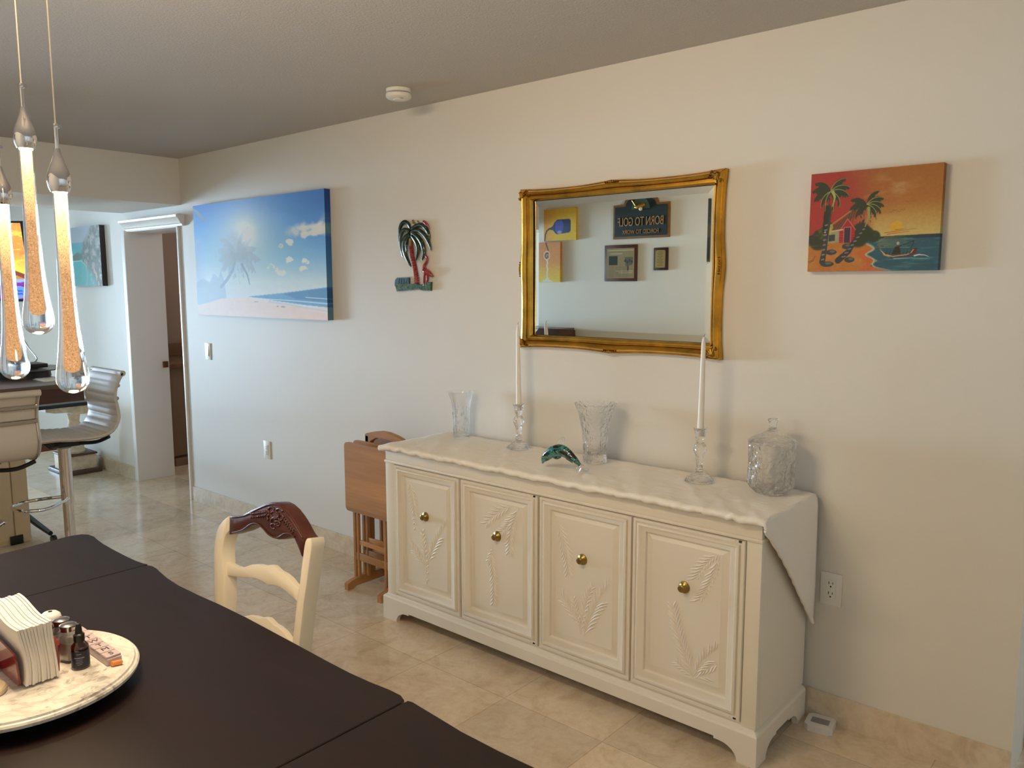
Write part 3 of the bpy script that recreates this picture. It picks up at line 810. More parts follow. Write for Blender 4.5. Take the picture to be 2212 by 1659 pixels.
# ------------------------------------------------------------------ pictures on the long wall
Mp = painted('canvas_paint'); Mpg = painted('satin_canvas_paint', .35)
P = Paint(320, 250, 2)                                   # beach with hazy palms
P.vgrad([(0, (52, 120, 204)), (.25, (84, 160, 236)), (.5, (128, 192, 242)), (.70, (200, 224, 240)), (1, (236, 226, 220))])
g = np.exp(-(((P.X-.0)/.45)**2+((P.Y-1.0)/.5)**2)); P.put(g, (206, 220, 234), .85)
P.put(np.clip((P.X-.72)*1.6, 0, 1)*np.clip(.75-P.Y, 0, 1), (72, 92, 168), .9)
for r, al in ((.36, .25), (.26, .30), (.17, .45), (.10, .7)): P.put(np.exp(-(((P.X-.42)/r)**2+((P.Y-.28)/(r*1.25))**2)), (240, 244, 246), al)
nz = P.noise(9, 5)
P.put(np.clip((nz-.45)*4, 0, 1)*np.clip(1-np.hypot((P.X-.93)/.24, (P.Y-.31)/.17), 0, 1)*2, (224, 228, 228), .95)
nz2 = P.noise(26, 17)
for cx, cy, r in ((.76, .385, .045), (.70, .41, .035), (.755, .525, .04), (.865, .545, .045), (.85, .60, .05), (.625, .575, .055), (.70, .63, .05), (.66, .60, .03)):
    P.put(np.clip((nz2-.36-1.0*np.maximum(0, np.hypot((P.X-cx)/r, (P.Y-cy)/(r*.95))-.45))*7, 0, 1)*(np.hypot((P.X-cx)/r, (P.Y-cy)/r) < 1.3), (228, 236, 240), .92)
P.put(np.clip((nz2*.5+nz*.5-.30-.55*np.hypot((P.X-.90)/.20, (P.Y-.33-(.9-P.X)*.45)/.12))*9, 0, 1), (226, 230, 230), .92)
haze = (150, 176, 200)
P.poly([(.0, .70), (.06, .66), (.12, .70), (.16, .62), (.20, .66), (.22, .60), (.25, .70), (.26, .84), (.22, .90), (0, .92)], (170, 196, 216), .85)
P.line([(.22, .74), (.27, .68), (.32, .60), (.35, .50)], .012, haze, .009)
for an, L in ((165, .16), (140, .17), (112, .19), (88, .22), (66, .17), (40, .17), (15, .20), (190, .18), (215, .17), (-12, .20), (240, .16), (-45, .17), (-75, .2)):
    P.frond(.36, .46, math.radians(an), L, (166, 186, 200), None, .8, .021, .62)
P.ell(.33, .42, .10, .16, (172, 192, 206), .55, .7); P.line([(.40, .55), (.44, .64), (.455, .72)], .010, (150, 174, 196), .003)
P.put(np.exp(-(((P.X-.45)/.05)**2+((P.Y-.30)/.09)**2)), (240, 244, 244), .9)
for an in (250, 290, 330): P.frond(.0, .02, math.radians(an), .14, (124, 156, 190), None, .3, .014)
P.put(np.clip(1-abs(P.X-.02)/.08, 0, 1)*(P.Y > .3)*(P.Y < .75), (160, 182, 206), .5)
P.poly([(.44, .825), (.7, .792), (1, .745), (1, .90), (.85, .885), (.6, .85)], (96, 158, 204))
P.poly([(.7, .80), (1, .75), (1, .86), (.8, .84)], (70, 130, 184), .8)
P.poly([(.0, .91), (.1, .885), (.22, .845), (.44, .832), (.62, .862), (.8, .895), (.9, .93), (1, .95), (1, 1), (0, 1)], (230, 214, 208))
P.put(((P.Y > .90)*1.0)*np.clip(P.X-.3, 0, 1), (224, 192, 172), .55)
P.line([(.5, .838), (.62, .846), (.8, .855), (1, .872)], .0032, (222, 232, 238), .003, .8); P.line([(.6, .865), (.75, .885), (.9, .915), (1, .93)], .006, (186, 206, 220), .004, .6)
P.line([(.86, .825), (1, .835)], .0022, (200, 218, 230)); P.ell(.70, .905, .016, .008, (170, 166, 170)); P.ell(.66, .903, .008, .006, (176, 172, 176)); P.ell(.5, .868, .016, .005, (170, 186, 196))
sh = P.noise(30, 8); P.a = np.minimum(255, P.a*1.10*(1+.03*(sh[..., None]-.5)))
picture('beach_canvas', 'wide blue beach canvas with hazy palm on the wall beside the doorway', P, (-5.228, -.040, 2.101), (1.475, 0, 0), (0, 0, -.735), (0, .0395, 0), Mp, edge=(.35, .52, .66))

P = Paint(330, 265, 4)                                   # sunset with red hut and palms
P.vgrad([(0, (176, 108, 36)), (.32, (184, 116, 44)), (.46, (200, 156, 78)), (.64, (214, 190, 112)), (1, (210, 180, 100))])
rd = np.clip(1.05-np.hypot(P.X/.52, (P.Y-.38)/.80)+.25*(P.noise(5, 3)-.5), 0, 1); P.put(np.clip(rd*2.6, 0, 1), (178, 44, 38), .95)
P.put(np.clip(1-abs(P.X-.46)/.25, 0, 1)*(P.Y < .45)*1.0, (170, 84, 42), .5)
P.put(np.clip((P.noise(6, 9, 2)-.55)*4, 0, 1)*np.clip(1-np.hypot((P.X-.66)/.22, (P.Y-.16)/.16), 0, 1), (216, 186, 150), .7)
P.line([(.44, .27), (.55, .24), (.72, .21)], .014, (192, 130, 70), .006, .5)
P.ell(.685, .575, .05, .055, (226, 178, 52)); 
for a in ((.60, .63, .83, .60), (.62, .645, .78, .625), (.68, .605, .76, .595)): P.line([a[:2], a[2:]], .003, (190, 92, 48), .001)
for cx, cy in ((.67, .42), (.70, .435), (.73, .42), (.76, .345), (.80, .345), (.64, .435), (.37, .13), (.41, .165)): P.line([(cx-.016, cy-.004), (cx-.007, cy-.010), (cx, cy), (cx+.009, cy-.011), (cx+.016, cy-.002)], .0018, (140, 88, 42), .001, .8)
# sea
P.poly([(.42, .68), (.6, .665), (1, .658), (1, 1), (.62, 1), (.5, .95), (.56, .90), (.47, .83), (.53, .78), (.48, .73)], (40, 92, 108))
P.poly([(.5, .668), (.6, .664), (1, .655), (1, .69), (.6, .69)], (34, 52, 66), .85)
wn = P.noise(8, 12, 9); P.put(np.clip((wn-.55)*5, 0, 1)*(P.Y > .68)*(P.X > .52), (92, 150, 150), .5)
for i in range(9): P.line([(.6-.02*i % .07, .675+.012*i), (.76+.01*(i % 3), .672+.013*i)], .003, (206, 182, 96), .001, .5)
# sand
P.poly([(0, .72), (.2, .70), (.45, .72), (.52, .78), (.46, .84), (.54, .90), (.5, .95), (.64, 1), (0, 1)], (198, 122, 46))
P.poly([(.40, .80), (.52, .78), (.455, .84), (.53, .90), (.49, .95), (.60, 1), (.40, 1), (.48, .93), (.40, .86)], (214, 104, 48), .8)
shl = [tuple(v)[:2] for v in smoothline([(.44, .72, 0), (.50, .745, 0), (.525, .785, 0), (.475, .825, 0), (.47, .845, 0), (.53, .885, 0), (.52, .935, 0), (.55, .965, 0), (.66, 1.0, 0)], 5)]
P.line(shl, .007, (206, 200, 176), .005, .8); P.line([(x+.012, y+.004) for x, y in shl], .004, (90, 140, 140), .003, .6)
sn = P.noise(18, 21, .5); P.put(np.clip((sn-.5)*3, 0, 1)*(P.Y > .74)*(P.X < .45), (222, 156, 74), .5)
# bushes and hut
for cx, cy, r in ((.03, .68, .05), (.09, .64, .06), (.13, .60, .05), (.16, .55, .045), (.08, .70, .07), (.42, .60, .07), (.46, .63, .06), (.52, .66, .05), (.40, .67, .08)): P.ell(cx, cy, r, r*1.15, (44, 56, 26), .95, .25)
bs = P.noise(34, 31); P.put(np.clip((bs-.55)*6, 0, 1)*((P.X < .17)*(P.Y > .55)*(P.Y < .74)*1.0), (112, 116, 40), .7)
P.poly([(.12, .33), (.17, .33), (.17, .60), (.11, .60)], (36, 44, 22))
P.poly([(.15, .58), (.26, .50), (.38, .34), (.36, .46), (.27, .585), (.15, .60)], (116, 76, 44)); P.line([(.18, .53), (.33, .40)], .006, (190, 130, 80))
for i in range(7): P.line([(.17+.03*i, .59-.012*i), (.24+.022*i, .50-.02*i)], .002, (76, 46, 26))
P.poly([(.25, .59), (.31, .47), (.375, .585), (.37, .715), (.25, .715)], (172, 32, 36)); P.poly([(.14, .605), (.25, .59), (.25, .71), (.14, .715)], (170, 164, 132))
for i in range(5): P.line([(.25, .60+.025*i), (.37, .60+.025*i)], .002, (214, 92, 84), .002, .6)
P.line([(.255, .585), (.31, .475), (.375, .585)], .004, (206, 106, 96)); P.poly([(.287, .56), (.337, .56), (.337, .71), (.287, .715)], (64, 40, 62)); P.line([(.285, .72), (.285, .56), (.34, .557), (.34, .71)], .003, (214, 120, 120))
P.poly([(.165, .63), (.215, .625), (.215, .69), (.165, .695)], (60, 66, 54)); P.line([(.13, .60), (.275, .58)], .005, (226, 206, 180))
for cx in (.17, .18, .165): P.ell(cx, .55+.02*(cx*100 % 3), .018, .03, (196, 188, 74), .8, .4)
# palms
dk = (44, 56, 26); lt_ = (172, 170, 96)
P.line([(.12, .90), (.135, .78), (.145, .66), (.16, .54), (.175, .36)], .024, (58, 60, 56), .006); P.line([(.25, .89), (.33, .80), (.38, .68), (.42, .56), (.435, .50)], .026, (52, 54, 52), .008)
for i in range(8):
    u = i/8; P.line([(.105+.02*u+.01, .88-.05*i), (.13+.02*u, .875-.05*i)], .006, (132, 140, 140)); P.line([(.28+.022*i, .855-.038*i), (.305+.02*i, .85-.038*i)], .005, (126, 134, 132))
for an in (165, 135, 110, 80, 50, 25, 200, 225, -20, 250, -50): P.frond(.165, .19, math.radians(an), .17, dk, None if an in (165, 135, 110, 250) else lt_, 1.2, .02)
for an in (150, 120, 90, 60, 35, 10, 190, 215, -15, 240, -45): P.frond(.455, .345, math.radians(an), .15, dk, lt_ if an in (60, 35, 10, -15) else None, 1.2, .018)
P.line([(.185, .20), (.20, .25), (.185, .34)], .012, (178, 186, 100), .004); P.line([(.47, .38), (.475, .46), (.45, .56)], .012, (160, 166, 90), .004)
for cx, cy, rx in ((.19, .805, .045), (.16, .925, .055), (.34, .885, .04), (.31, .75, .035)): P.ell(cx, cy, rx, .028, (58, 64, 58)); P.ell(cx+.01, cy-.008, rx*.5, .012, (116, 120, 112), .8, .4)
# boat and fisherman
P.poly([(.575, .79), (.60, .83), (.66, .855), (.78, .84), (.80, .82), (.82, .79), (.85, .785), (.83, .845), (.76, .865), (.66, .872), (.60, .85)], (110, 36, 28)); P.poly([(.585, .80), (.61, .835), (.67, .86), (.64, .868), (.60, .848)], (190, 146, 62))
P.line([(.575, .795), (.61, .84), (.67, .862), (.77, .848), (.80, .835), (.82, .80)], .003, (222, 196, 150)); P.line([(.565, .74), (.58, .80)], .009, (120, 112, 70), .003)
P.poly([(.66, .84), (.685, .77), (.715, .76), (.73, .84)], (44, 34, 24)); P.ell(.705, .735, .010, .016, (190, 176, 150)); P.line([(.715, .765), (.77, .74), (.82, .715), (.815, .75), (.80, .79)], .0028, (40, 36, 34))
for i in range(8): P.line([(.62+.025*i, .84), (.63+.025*i, .785+.01*(i % 3))], .003, (50, 46, 32), .001)
P.line([(.83, .86), (.86, .85), (.90, .855), (.93, .87)], .006, (210, 214, 208), .002); P.line([(.68, .885), (.80, .88), (.94, .895)], .004, (150, 178, 178), .001)
P.line([(.0, .90), (.03, .885), (.05, .87), (.06, .84)], .002, (90, 60, 30)); P.line([(.01, .91), (.05, .885)], .002, (90, 60, 30))
P.a *= (1+.10*(P.noise(60, 41)[..., None]-.5)); P.a *= .93
picture('sunset_canvas', 'small sunset canvas with red hut and palms on the right of the wall', P, (-1.033, -.030, 1.933), (.406, 0, 0), (0, 0, -.327), (0, .030, 0), Mp)

P = Paint(150, 130, 5)                                   # turquoise cove seen beyond the doorway
P.vgrad([(0, (150, 162, 172)), (.25, (160, 170, 176)), (.27, (84, 160, 170)), (.55, (70, 170, 170)), (1, (90, 168, 164))])
rk = P.noise(16, 7); cl_ = np.clip((P.X-(.52-.22*np.sin(P.Y*5.5-.9)))*6, 0, 1); P.put(cl_, (104, 108, 98))
P.put(cl_*np.clip((rk-.5)*6, 0, 1), (176, 170, 156), .8); P.put(cl_*np.clip((.42-rk)*6, 0, 1)*(P.Y < .6), (58, 76, 50), .9)
P.poly([(.02, .50), (.25, .42), (.45, .50), (.3, .56), (.05, .56)], (88, 100, 84), .9); P.put(np.clip((rk-.6)*6, 0, 1)*(P.Y > .7)*(P.X > .55), (214, 206, 188), .8)
P.line([(.06, .58), (.35, .57), (.5, .66), (.53, .8), (.48, 1)], .008, (206, 206, 190), .008, .7)
picture('cove_canvas', 'canvas of a turquoise rocky cove on the kitchen wall left of the doorway', P, (-7.36, -.042, 2.053), (.61, 0, 0), (0, 0, -.488), (0, .042, 0), Mp, edge=(48, 38, 40))

# ------------------------------------------------------------------ palm plaque
def qv(x, y, d=-.016): return on(780+x/6.9125, 440+y/6.9125, 1, d)
pq = thing('palm_wall_plaque', 'painted metal palm tree and flamingo plaque between beach canvas and mirror', 'wall plaque', (-3.05, -.012, 1.54))
t = NT('green_enamel'); b = t.bsdf(Roughness=.16, Metallic=.35); b.inputs['Coat Weight'].default_value = .6
f = t.noise(t.coord((60, 60, 60)), 1.2, 4); t.l(t.ramp(f, [(.3, (18, 34, 26)), (.55, (36, 58, 40)), (.72, (96, 106, 52))]), b.inputs['Base Color']); M['enamel'] = t.m
t = NT('red_enamel'); b = t.bsdf(Roughness=.22); b.inputs['Coat Weight'].default_value = .4
f = t.noise(t.coord((70, 70, 70)), 1.0, 4); t.l(t.ramp(f, [(.35, (132, 30, 34)), (.65, (182, 62, 60))]), b.inputs['Base Color']); M['red'] = t.m
t = NT('grass_enamel'); b = t.bsdf(Roughness=.25); b.inputs['Coat Weight'].default_value = .4
f = t.noise(t.coord((90, 90, 90)), 1.0, 5); t.l(t.ramp(f, [(.35, (24, 48, 30)), (.55, (54, 92, 36)), (.7, (128, 122, 42))]), b.inputs['Base Color']); M['grass'] = t.m
M['blue_enamel'] = plain('blue_grey_enamel', (70, 96, 104), .2, .3, bump=(120, .4, .003))
M['olive'] = plain('olive_gold_enamel', (138, 122, 52), .3, .4)
FR = [([(735, 370), (705, 300), (650, 275), (600, 315), (575, 400), (570, 520), (580, 640)], 36, .020), ([(725, 420), (655, 385), (610, 430), (590, 520), (595, 650), (622, 795)], 34, .028),
      ([(722, 450), (660, 520), (642, 640), (670, 780), (745, 938)], 50, .032), ([(715, 470), (690, 540), (672, 620), (690, 720)], 30, .036),
      ([(745, 385), (815, 335), (905, 318), (980, 390), (1012, 490), (1010, 560)], 36, .020), ([(760, 410), (860, 400), (945, 470), (1008, 580), (1046, 698)], 36, .027),
      ([(760, 440), (850, 500), (910, 600), (935, 740), (908, 845)], 42, .030), ([(752, 475), (820, 560), (850, 680), (815, 855)], 42, .035), ([(740, 400), (690, 390), (640, 400), (600, 440)], 30, .022)]
for k, (pp, w, dp_) in enumerate(FR):
    L = smoothline([qv(x, y, -dp_*.6+.006*0) for x, y in pp], 4); n = len(L); R = w/6.9125/470*1.12
    part('frond', MB().tube(L, [R*max(.12, math.sin(PI*(.16+.80*i/(n-1)))**.7) for i in range(n)], 12, side=(0, 1, 0), flat=.55), M['enamel'], pq, True, angle=70)
tr = smoothline([qv(*p_, -.02) for p_ in ((738, 560), (745, 650), (765, 780), (800, 930), (822, 1060), (832, 1195))], 4)
trm = MB(); n = len(tr)
for i in range(0, n-1): trm.tube([tr[i], tr[i].lerp(tr[i+1], .85)], [.0098+.003*i/n, .0115+.003*i/n], 12)
part('trunk', trm, M['red'], pq, True)
part('crown_heart', MB().tube([qv(738, 520, -.024), qv(740, 630, -.024)], [.007, .008], 10), M['olive'], pq, True)
part('coconut', MB().ball(qv(775, 268, -.014), (.009, .007, .010)).ball(qv(800, 300, -.014), (.006, .006, .008)).ball(qv(850, 262, -.012), (.006, .005, .005)), M['olive'], pq, True)
part('parrot', MB().tube(smoothline([qv(925, 258, -.012), qv(950, 280, -.014), qv(985, 320, -.014), qv(1028, 382, -.010)], 3), [.004, .006, .0075, .008, .0085, .008, .007, .005, .002, .001], 10, flat=.8), M['red'], pq, True)
fl = MB().tube(smoothline([qv(925, 825, -.014), qv(918, 790, -.016), qv(945, 772, -.016), qv(985, 800, -.016), qv(975, 870, -.016), qv(945, 925, -.016), qv(945, 985, -.018)], 3), [.002, .0045, .0055, .006, .006, .0055, .0055, .0055, .0055, .0055, .0055, .006, .0062, .0065, .007, .0075, .008, .009, .010], 10)
fl.tube(smoothline([qv(935, 985, -.018), qv(970, 1015, -.020), qv(1020, 1045, -.018), qv(1078, 1088, -.014)], 3), [.009, .013, .0145, .015, .015, .014, .012, .009, .006, .002], 12)
fl.tube([qv(950, 1050, -.016), qv(940, 1130, -.015), qv(938, 1225, -.015)], [.007, .0055, .004], 8).tube([qv(985, 1070, -.016), qv(990, 1130, -.015), qv(970, 1222, -.015)], [.007, .0055, .004], 8)
part('flamingo', fl, M['red'], pq, True, angle=60, label='red flamingo')
hs = MB().prism([qv(*p_, -.002) for p_ in ((532, 1200), (538, 1140), (565, 1105), (735, 1103), (735, 1225), (535, 1235))], (0, -.014, 0))
for x in (570, 600, 640, 680, 715): hs.tube([qv(x, 1120, -.016), qv(x-6, 1215, -.016)], .0028, 6)
part('fence', hs, M['blue_enamel'], pq, True)
gr = MB().prism([qv(*p_, -.002) for p_ in ((548, 1215), (600, 1195), (660, 1205), (720, 1185), (780, 1200), (850, 1190), (905, 1215), (960, 1200), (1000, 1175), (1068, 1170), (1062, 1298), (960, 1296), (900, 1278), (760, 1288), (565, 1308), (552, 1260))], (0, -.016, 0))
part('ground', gr, M['grass'], pq, True)

# ------------------------------------------------------------------ small wall and ceiling fittings
sd = thing('smoke_detector', 'round white smoke detector on the ceiling near the wall', 'smoke detector', (-2.825, -.295, H))
part('base', MB().lathe([(.0001, 0), (.056, 0), (.056, -.014), (.050, -.017), (.0001, -.017)], n=40), M['white'], sd)
part('vent_slot', MB().lathe([(.0001, -.0172), (.046, -.0172), (.046, -.021), (.0001, -.021)], n=40), M['dark_gap'], sd)
part('cover', MB().lathe([(.0001, -.021), (.057, -.021), (.0585, -.026), (.057, -.036), (.050, -.042), (.026, -.045), (.024, -.048), (.0001, -.048)], n=40), M['white'], sd)
part('test_button', MB().lathe([(.0001, -.0481), (.009, -.0481), (.009, -.050), (.0001, -.050)], c=(.03, -.01, .005), n=16), M['steel'], sd)
def plate(nm, label, cat, x, z, w=.072, h=.115):
    t_ = thing(nm, label, cat, (x, 0, z)); part('plate', MB().box((-w/2, -.006, -h/2), (w/2, -.0005, h/2), bev=.0025), M['white'], t_); return t_
sw = plate('light_switch', 'white rocker light switch beside the doorway under the beach canvas', 'light switch', -5.186, 1.112)
part('frame', MB().box((-.019, -.0075, -.036), (.019, -.005, .036), bev=.001), M['white'], sw)
part('rocker', MB().prism([(-.015, -.007, -.032), (-.015, -.013, -.030), (-.015, -.008, .030), (-.015, -.006, .032)], (.03, 0, 0)), M['white'], sw)
def socket(label, x, z):
    o = plate('power_outlet', label, 'power outlet', x, z, .075, .118)
    part('receptacle', MB().box((-.017, -.0085, -.034), (.017, -.005, .034), bev=.002), M['white'], o)
    for s_ in (-1, 1):
        zc = s_*.0185
        part('socket_holes', MB().box((-.008, -.0088, zc+.000), (-.0055, -.0082, zc+.010)).box((.0055, -.0088, zc+.001), (.0078, -.0082, zc+.009)).lathe([(.0001, 0), (.0028, 0), (.0028, .0006), (.0001, .0006)], (0, 0, 0), 10), M['dark_gap'], o)
        hm = MB(); hm.lathe([(.0001, 0), (.003, 0), (.003, .0007), (.0001, .0007)], n=12); hm.v = [(a, -.0082-c_, zc-.008+b_) for a, b_, c_ in hm.v]
        part('ground_hole', hm, M['dark_gap'], o)
    return o
socket('white power outlet low on the wall between doorway and folding trays', -4.492, .51)
socket('white power outlet on the wall right of the sideboard', -.910, .492)
dv = thing('insect_trap', 'small white square plastic dish on the floor by the sideboard foot', 'dish', (-.905, -.062, 0), math.radians(8))
part('dish', MB().prism([(.047*sx*k2_, .047*sy*k1_, 0) for sx, sy, k1_, k2_ in ((1, 1, .72, 1), (1, 1, 1, .72), (-1, 1, 1, .72), (-1, 1, .72, 1), (-1, -1, .72, 1), (-1, -1, 1, .72), (1, -1, 1, .72), (1, -1, .72, 1))], (0, 0, .022), bev=0), M['white'], dv)
part('recess', MB().box((-.030, -.018, .0225), (.030, .018, .0235), bev=.0004), plain('grey_recess', (150, 148, 146), .5), dv, label='grey recess')

# ------------------------------------------------------------------ folding tray tables on their rack
tx = -3.095
rk_ = thing('tray_rack', 'honey oak rack with arched handle holding the folded tray tables', 'rack', (tx, -.19, 0))
for sx in (-.13, .13):
    part('foot', MB().prism([(tx+sx-.014, y, z) for y, z in ((-.36, 0), (-.36, .035), (-.33, .045), (-.26, .058), (-.12, .058), (-.05, .045), (-.02, .035), (-.02, 0), (-.05, 0), (-.08, .012), (-.30, .012), (-.33, 0))], (.028, 0, 0)), M['oak_d'], rk_, True)
    part('upright', MB().box((tx+sx-.013, -.205, .058), (tx+sx+.013, -.175, .79), bev=.003), M['oak_v'], rk_, True)
for z_ in (.17, .60): part('crossbar', MB().box((tx-.117, -.20, z_), (tx+.117, -.18, z_+.037), bev=.003), M['oak'], rk_, True)
ar = [(-.143, .745), (-.143, .795), (-.13, .802), (-.09, .812), (-.03, .822), (.03, .822), (.09, .812), (.13, .802), (.143, .795), (.143, .745), (.115, .745), (.10, .765), (.06, .785), (0, .792), (-.06, .785), (-.10, .765), (-.115, .745)]
part('handle', MB().prism([(tx+u, -.205, z) for u, z in ar], (0, .03, 0)), M['oak'], rk_, True)
def tray(label, y, dx, dzz):
    t_ = thing('tray_table', label, 'tray table', (tx+dx, y, .03+dzz), 0, 'folded tray tables')
    r = .022; w, z0, z1 = .180, .375, .735; o = []
    for cx, cz, a0 in ((w-r, z0+r, -90), (w-r, z1-r, 0), (-w+r, z1-r, 90), (-w+r, z0+r, 180)):
        for q in range(5): a = math.radians(a0+90*q/4); o.append((cx+r*math.cos(a), -.009, cz+r*math.sin(a)))
    part('tray_top', MB().prism(o, (0, .016, 0)), M['oak'], t_)
    for sx in (-1, 1):
        part('leg', MB().box((sx*.135-.010, .008, 0.0), (sx*.135+.010, .022, .70), bev=.002), M['oak_v'], t_)
        part('leg', MB().box((sx*.108-.009, .008, .015), (sx*.108+.009, .021, .66), bev=.002), M['oak_v'], t_)
    part('rail', MB().box((-.126, .009, .115), (.126, .021, .155), bev=.002), M['oak'], t_)
    part('rail', MB().box((-.099, .010, .20), (.099, .020, .225), bev=.002), M['oak'], t_)
    return t_
t1 = tray('folded oak tray table at the front of the rack, nearest the room', -.300, -.005, 0)
copy_tree(t1, 'folded oak tray table directly behind the front tray on the rack', (tx+.012, -.255, .036))
copy_tree(t1, 'folded oak tray table behind the rack handle', (tx+.006, -.135, .032))
copy_tree(t1, 'folded oak tray table at the back of the rack against the wall', (tx, -.090, .03))

# ------------------------------------------------------------------ dining table
TZ = .76; ym = -2.345
def outline(e):
    """e: far edge points from the kitchen end to the near end; mirrored to the other long side"""
    return e
def leaf(name, far, endpts, endpts2, top=TZ, th=.026):
    pts = [(x, y, top) for x, y in far]+[(x, y, top) for x, y in endpts]+[(x, 2*ym-y, top) for x, y in far[::-1]]+[(x, y, top) for x, y in endpts2]
    mb = MB().prism([Vector(p_) for p_ in pts], (0, 0, -th), bev=.003)
    return mb
dt = thing('dining_table', 'dark mahogany dining table with two end leaves in the foreground', 'table', (-1.68, ym, 0))
xm0, xm1 = -2.246, -1.106
mainf = [(xm0, -1.812), (xm0+.006, -1.797), (xm0+.020, -1.792), (xm0+.05, -1.793), (-2.165, -1.799), (-2.10, -1.809), (-2.02, -1.815), (-1.92, -1.814), (-1.82, -1.810), (-1.70, -1.809), (-1.58, -1.812), (-1.46, -1.815), (-1.36, -1.818), (-1.28, -1.819), (-1.215, -1.816), (-1.165, -1.811), (-1.13, -1.811), (-1.113, -1.818), (xm1, -1.832)]
part('table_top', leaf('table_top', mainf, [], []), M['mahogany'], dt, True, angle=12)
fl_ = [(xm0-.704+.25, -1.86)]
farf = [(-2.703, -1.860), (-2.702, -1.825), (-2.694, -1.804), (-2.672, -1.791), (-2.640, -1.788), (-2.60, -1.794), (-2.54, -1.800), (-2.46, -1.803), (-2.37, -1.804), (-2.31, -1.803), (-2.27, -1.799), (xm0-.0008, -1.797)]
end2 = [(-2.690, 2*ym+1.93), (-2.680, 2*ym+2.0), (-2.674, 2*ym+2.10), (-2.676, ym-.1), (-2.690, ym-.03), (-2.694, ym), (-2.690, ym+.03), (-2.676, ym+.1), (-2.674, -2.10), (-2.680, -2.0), (-2.690, -1.93)]
part('end_leaf', leaf('end_leaf', farf, [], end2), M['mahogany'], dt, True, angle=12)
nearf = [(xm1+.0008, -1.818), (xm1+.012, -1.813), (xm1+.035, -1.815), (-1.02, -1.819), (-.95, -1.825), (-.86, -1.826), (-.78, -1.823), (-.71, -1.815), (-.672, -1.816), (-.655, -1.828), (-.650, -1.86)]
ende = [(-.668, -2.0), (-.676, -2.12), (-.660, ym), (-.676, 2*ym+2.12), (-.668, 2*ym+2.0)]
part('end_leaf', leaf('end_leaf', nearf, ende, []), M['mahogany'], dt, True, angle=12)
ap = MB().box((-2.16, -1.93, .63), (-1.18, -1.905, TZ-.027)).box((-2.16, 2*ym+1.905, .63), (-1.18, 2*ym+1.93, TZ-.027)).box((-2.16, 2*ym+1.93, .63), (-2.135, -1.93, TZ-.027)).box((-1.205, 2*ym+1.93, .63), (-1.18, -1.93, TZ-.027))
part('apron', ap, M['cream_chair'], dt, True)
for lx in (-2.13, -1.21):
    for ly in (-1.94, 2*ym+1.94):
        part('leg', MB().lathe([(.02, 0), (.024, .02), (.02, .05), (.03, .2), (.036, .45), (.028, .56), (.04, .6), (.04, TZ-.027)], (lx, ly, 0), 20), M['cream_chair'], dt, True)
for lx, s_ in ((-2.2, -1), (-1.15, 1)):
    for y_ in (-2.08, 2*ym+2.08): part('leaf_slide', MB().box((min(lx, lx+s_*.4), y_-.02, TZ-.05), (max(lx, lx+s_*.4), y_+.02, TZ-.027)), M['black'], dt, True)

# ------------------------------------------------------------------ ladder-back dining chair
CY0 = -1.633; lean = math.tan(math.radians(9)); nrm = Vector((0, 1, -lean)).normalized()
def cp(x, y, off=0):
    q = (380+x/5.267, 1020+y/5.267); d = sight(*q)
    # plane: (P-(0,CY0,.46)).nrm = off
    o = Vector((0, CY0, .46)); tt = ((o-cam_loc).dot(nrm)+off)/d.dot(nrm); return cam_loc+d*tt
chx = (cp(480, 900).x+cp(1450, 900).x)/2
ch = thing('dining_chair', 'cream ladder back chair with dark carved crest rail, tucked under the table', 'chair', (chx, -1.80, 0))
lp_o = [(604, 497), (560, 518), (520, 556), (485, 605), (455, 680), (436, 780), (426, 880), (422, 1000), (425, 1150), (430, 1300), (432, 1475)]
lp_i = [(545, 1475), (545, 1300), (543, 1180), (530, 1050), (525, 960), (525, 880), (532, 820), (545, 760), (565, 710), (598, 668)]
def ext(pts_o, pts_i):
    a, b_ = pts_o[-2], pts_o[-1]; c_, d_ = pts_i[0], pts_i[1]
    A = [cp(*p_) for p_ in pts_o]; B = [cp(*p_) for p_ in pts_i]
    return A, B
A, B_ = ext(lp_o, lp_i)
zb = .03
def down(p_, q_, z): 
    k_ = (z-q_.z)/(q_.z-p_.z); return q_+(q_-p_)*k_
dthick = nrm*.044
post = A+[Vector((A[-1].x+.012, CY0-.004, .46)), Vector((A[-1].x+.004, CY0+.05, 0)), Vector((A[-1].x+.034, CY0+.05, 0)), Vector((A[-1].x+.046, CY0-.004, .46))]+B_
def post_mesh(A, B_, dx):
    zt = .46
    a2 = Vector((A[-1].x+dx, CY0+.002, zt)); b2 = Vector((B_[0].x+dx, CY0+.002, zt))
    mb = MB().prism(A+[a2, b2]+B_, dthick, bev=.006)
    lo_ = [a2, b2, b2+dthick, a2+dthick]; m2 = [v+Vector((0, .05, -.46)) for v in lo_]
    for i_ in range(4): m2[i_].z = 0
    cx_ = sum((v.x for v in m2))/4
    m2 = [Vector((cx_+(v.x-cx_)*.85, v.y, 0)) for v in m2]
    return mb.add(lo_+m2, [(0, 1, 5, 4), (1, 2, 6, 5), (2, 3, 7, 6), (3, 0, 4, 7), (0, 3, 2, 1), (4, 5, 6, 7)])
part('back_post', post_mesh(A, B_, .004), M['cream_chair'], ch, True)
rp_o = [(1530, 752), (1482, 752), (1464, 770), (1450, 830), (1436, 960), (1420, 1080), (1400, 1260), (1382, 1380), (1366, 1475)]
rp_i = [(1452, 1475), (1466, 1380), (1484, 1260), (1508, 1080), (1524, 960), (1534, 880), (1540, 800)]
A2 = [cp(*p_) for p_ in rp_o]; B2 = [cp(*p_) for p_ in rp_i]
part('back_post', post_mesh(A2, B2, -.006), M['cream_chair'], ch, True)
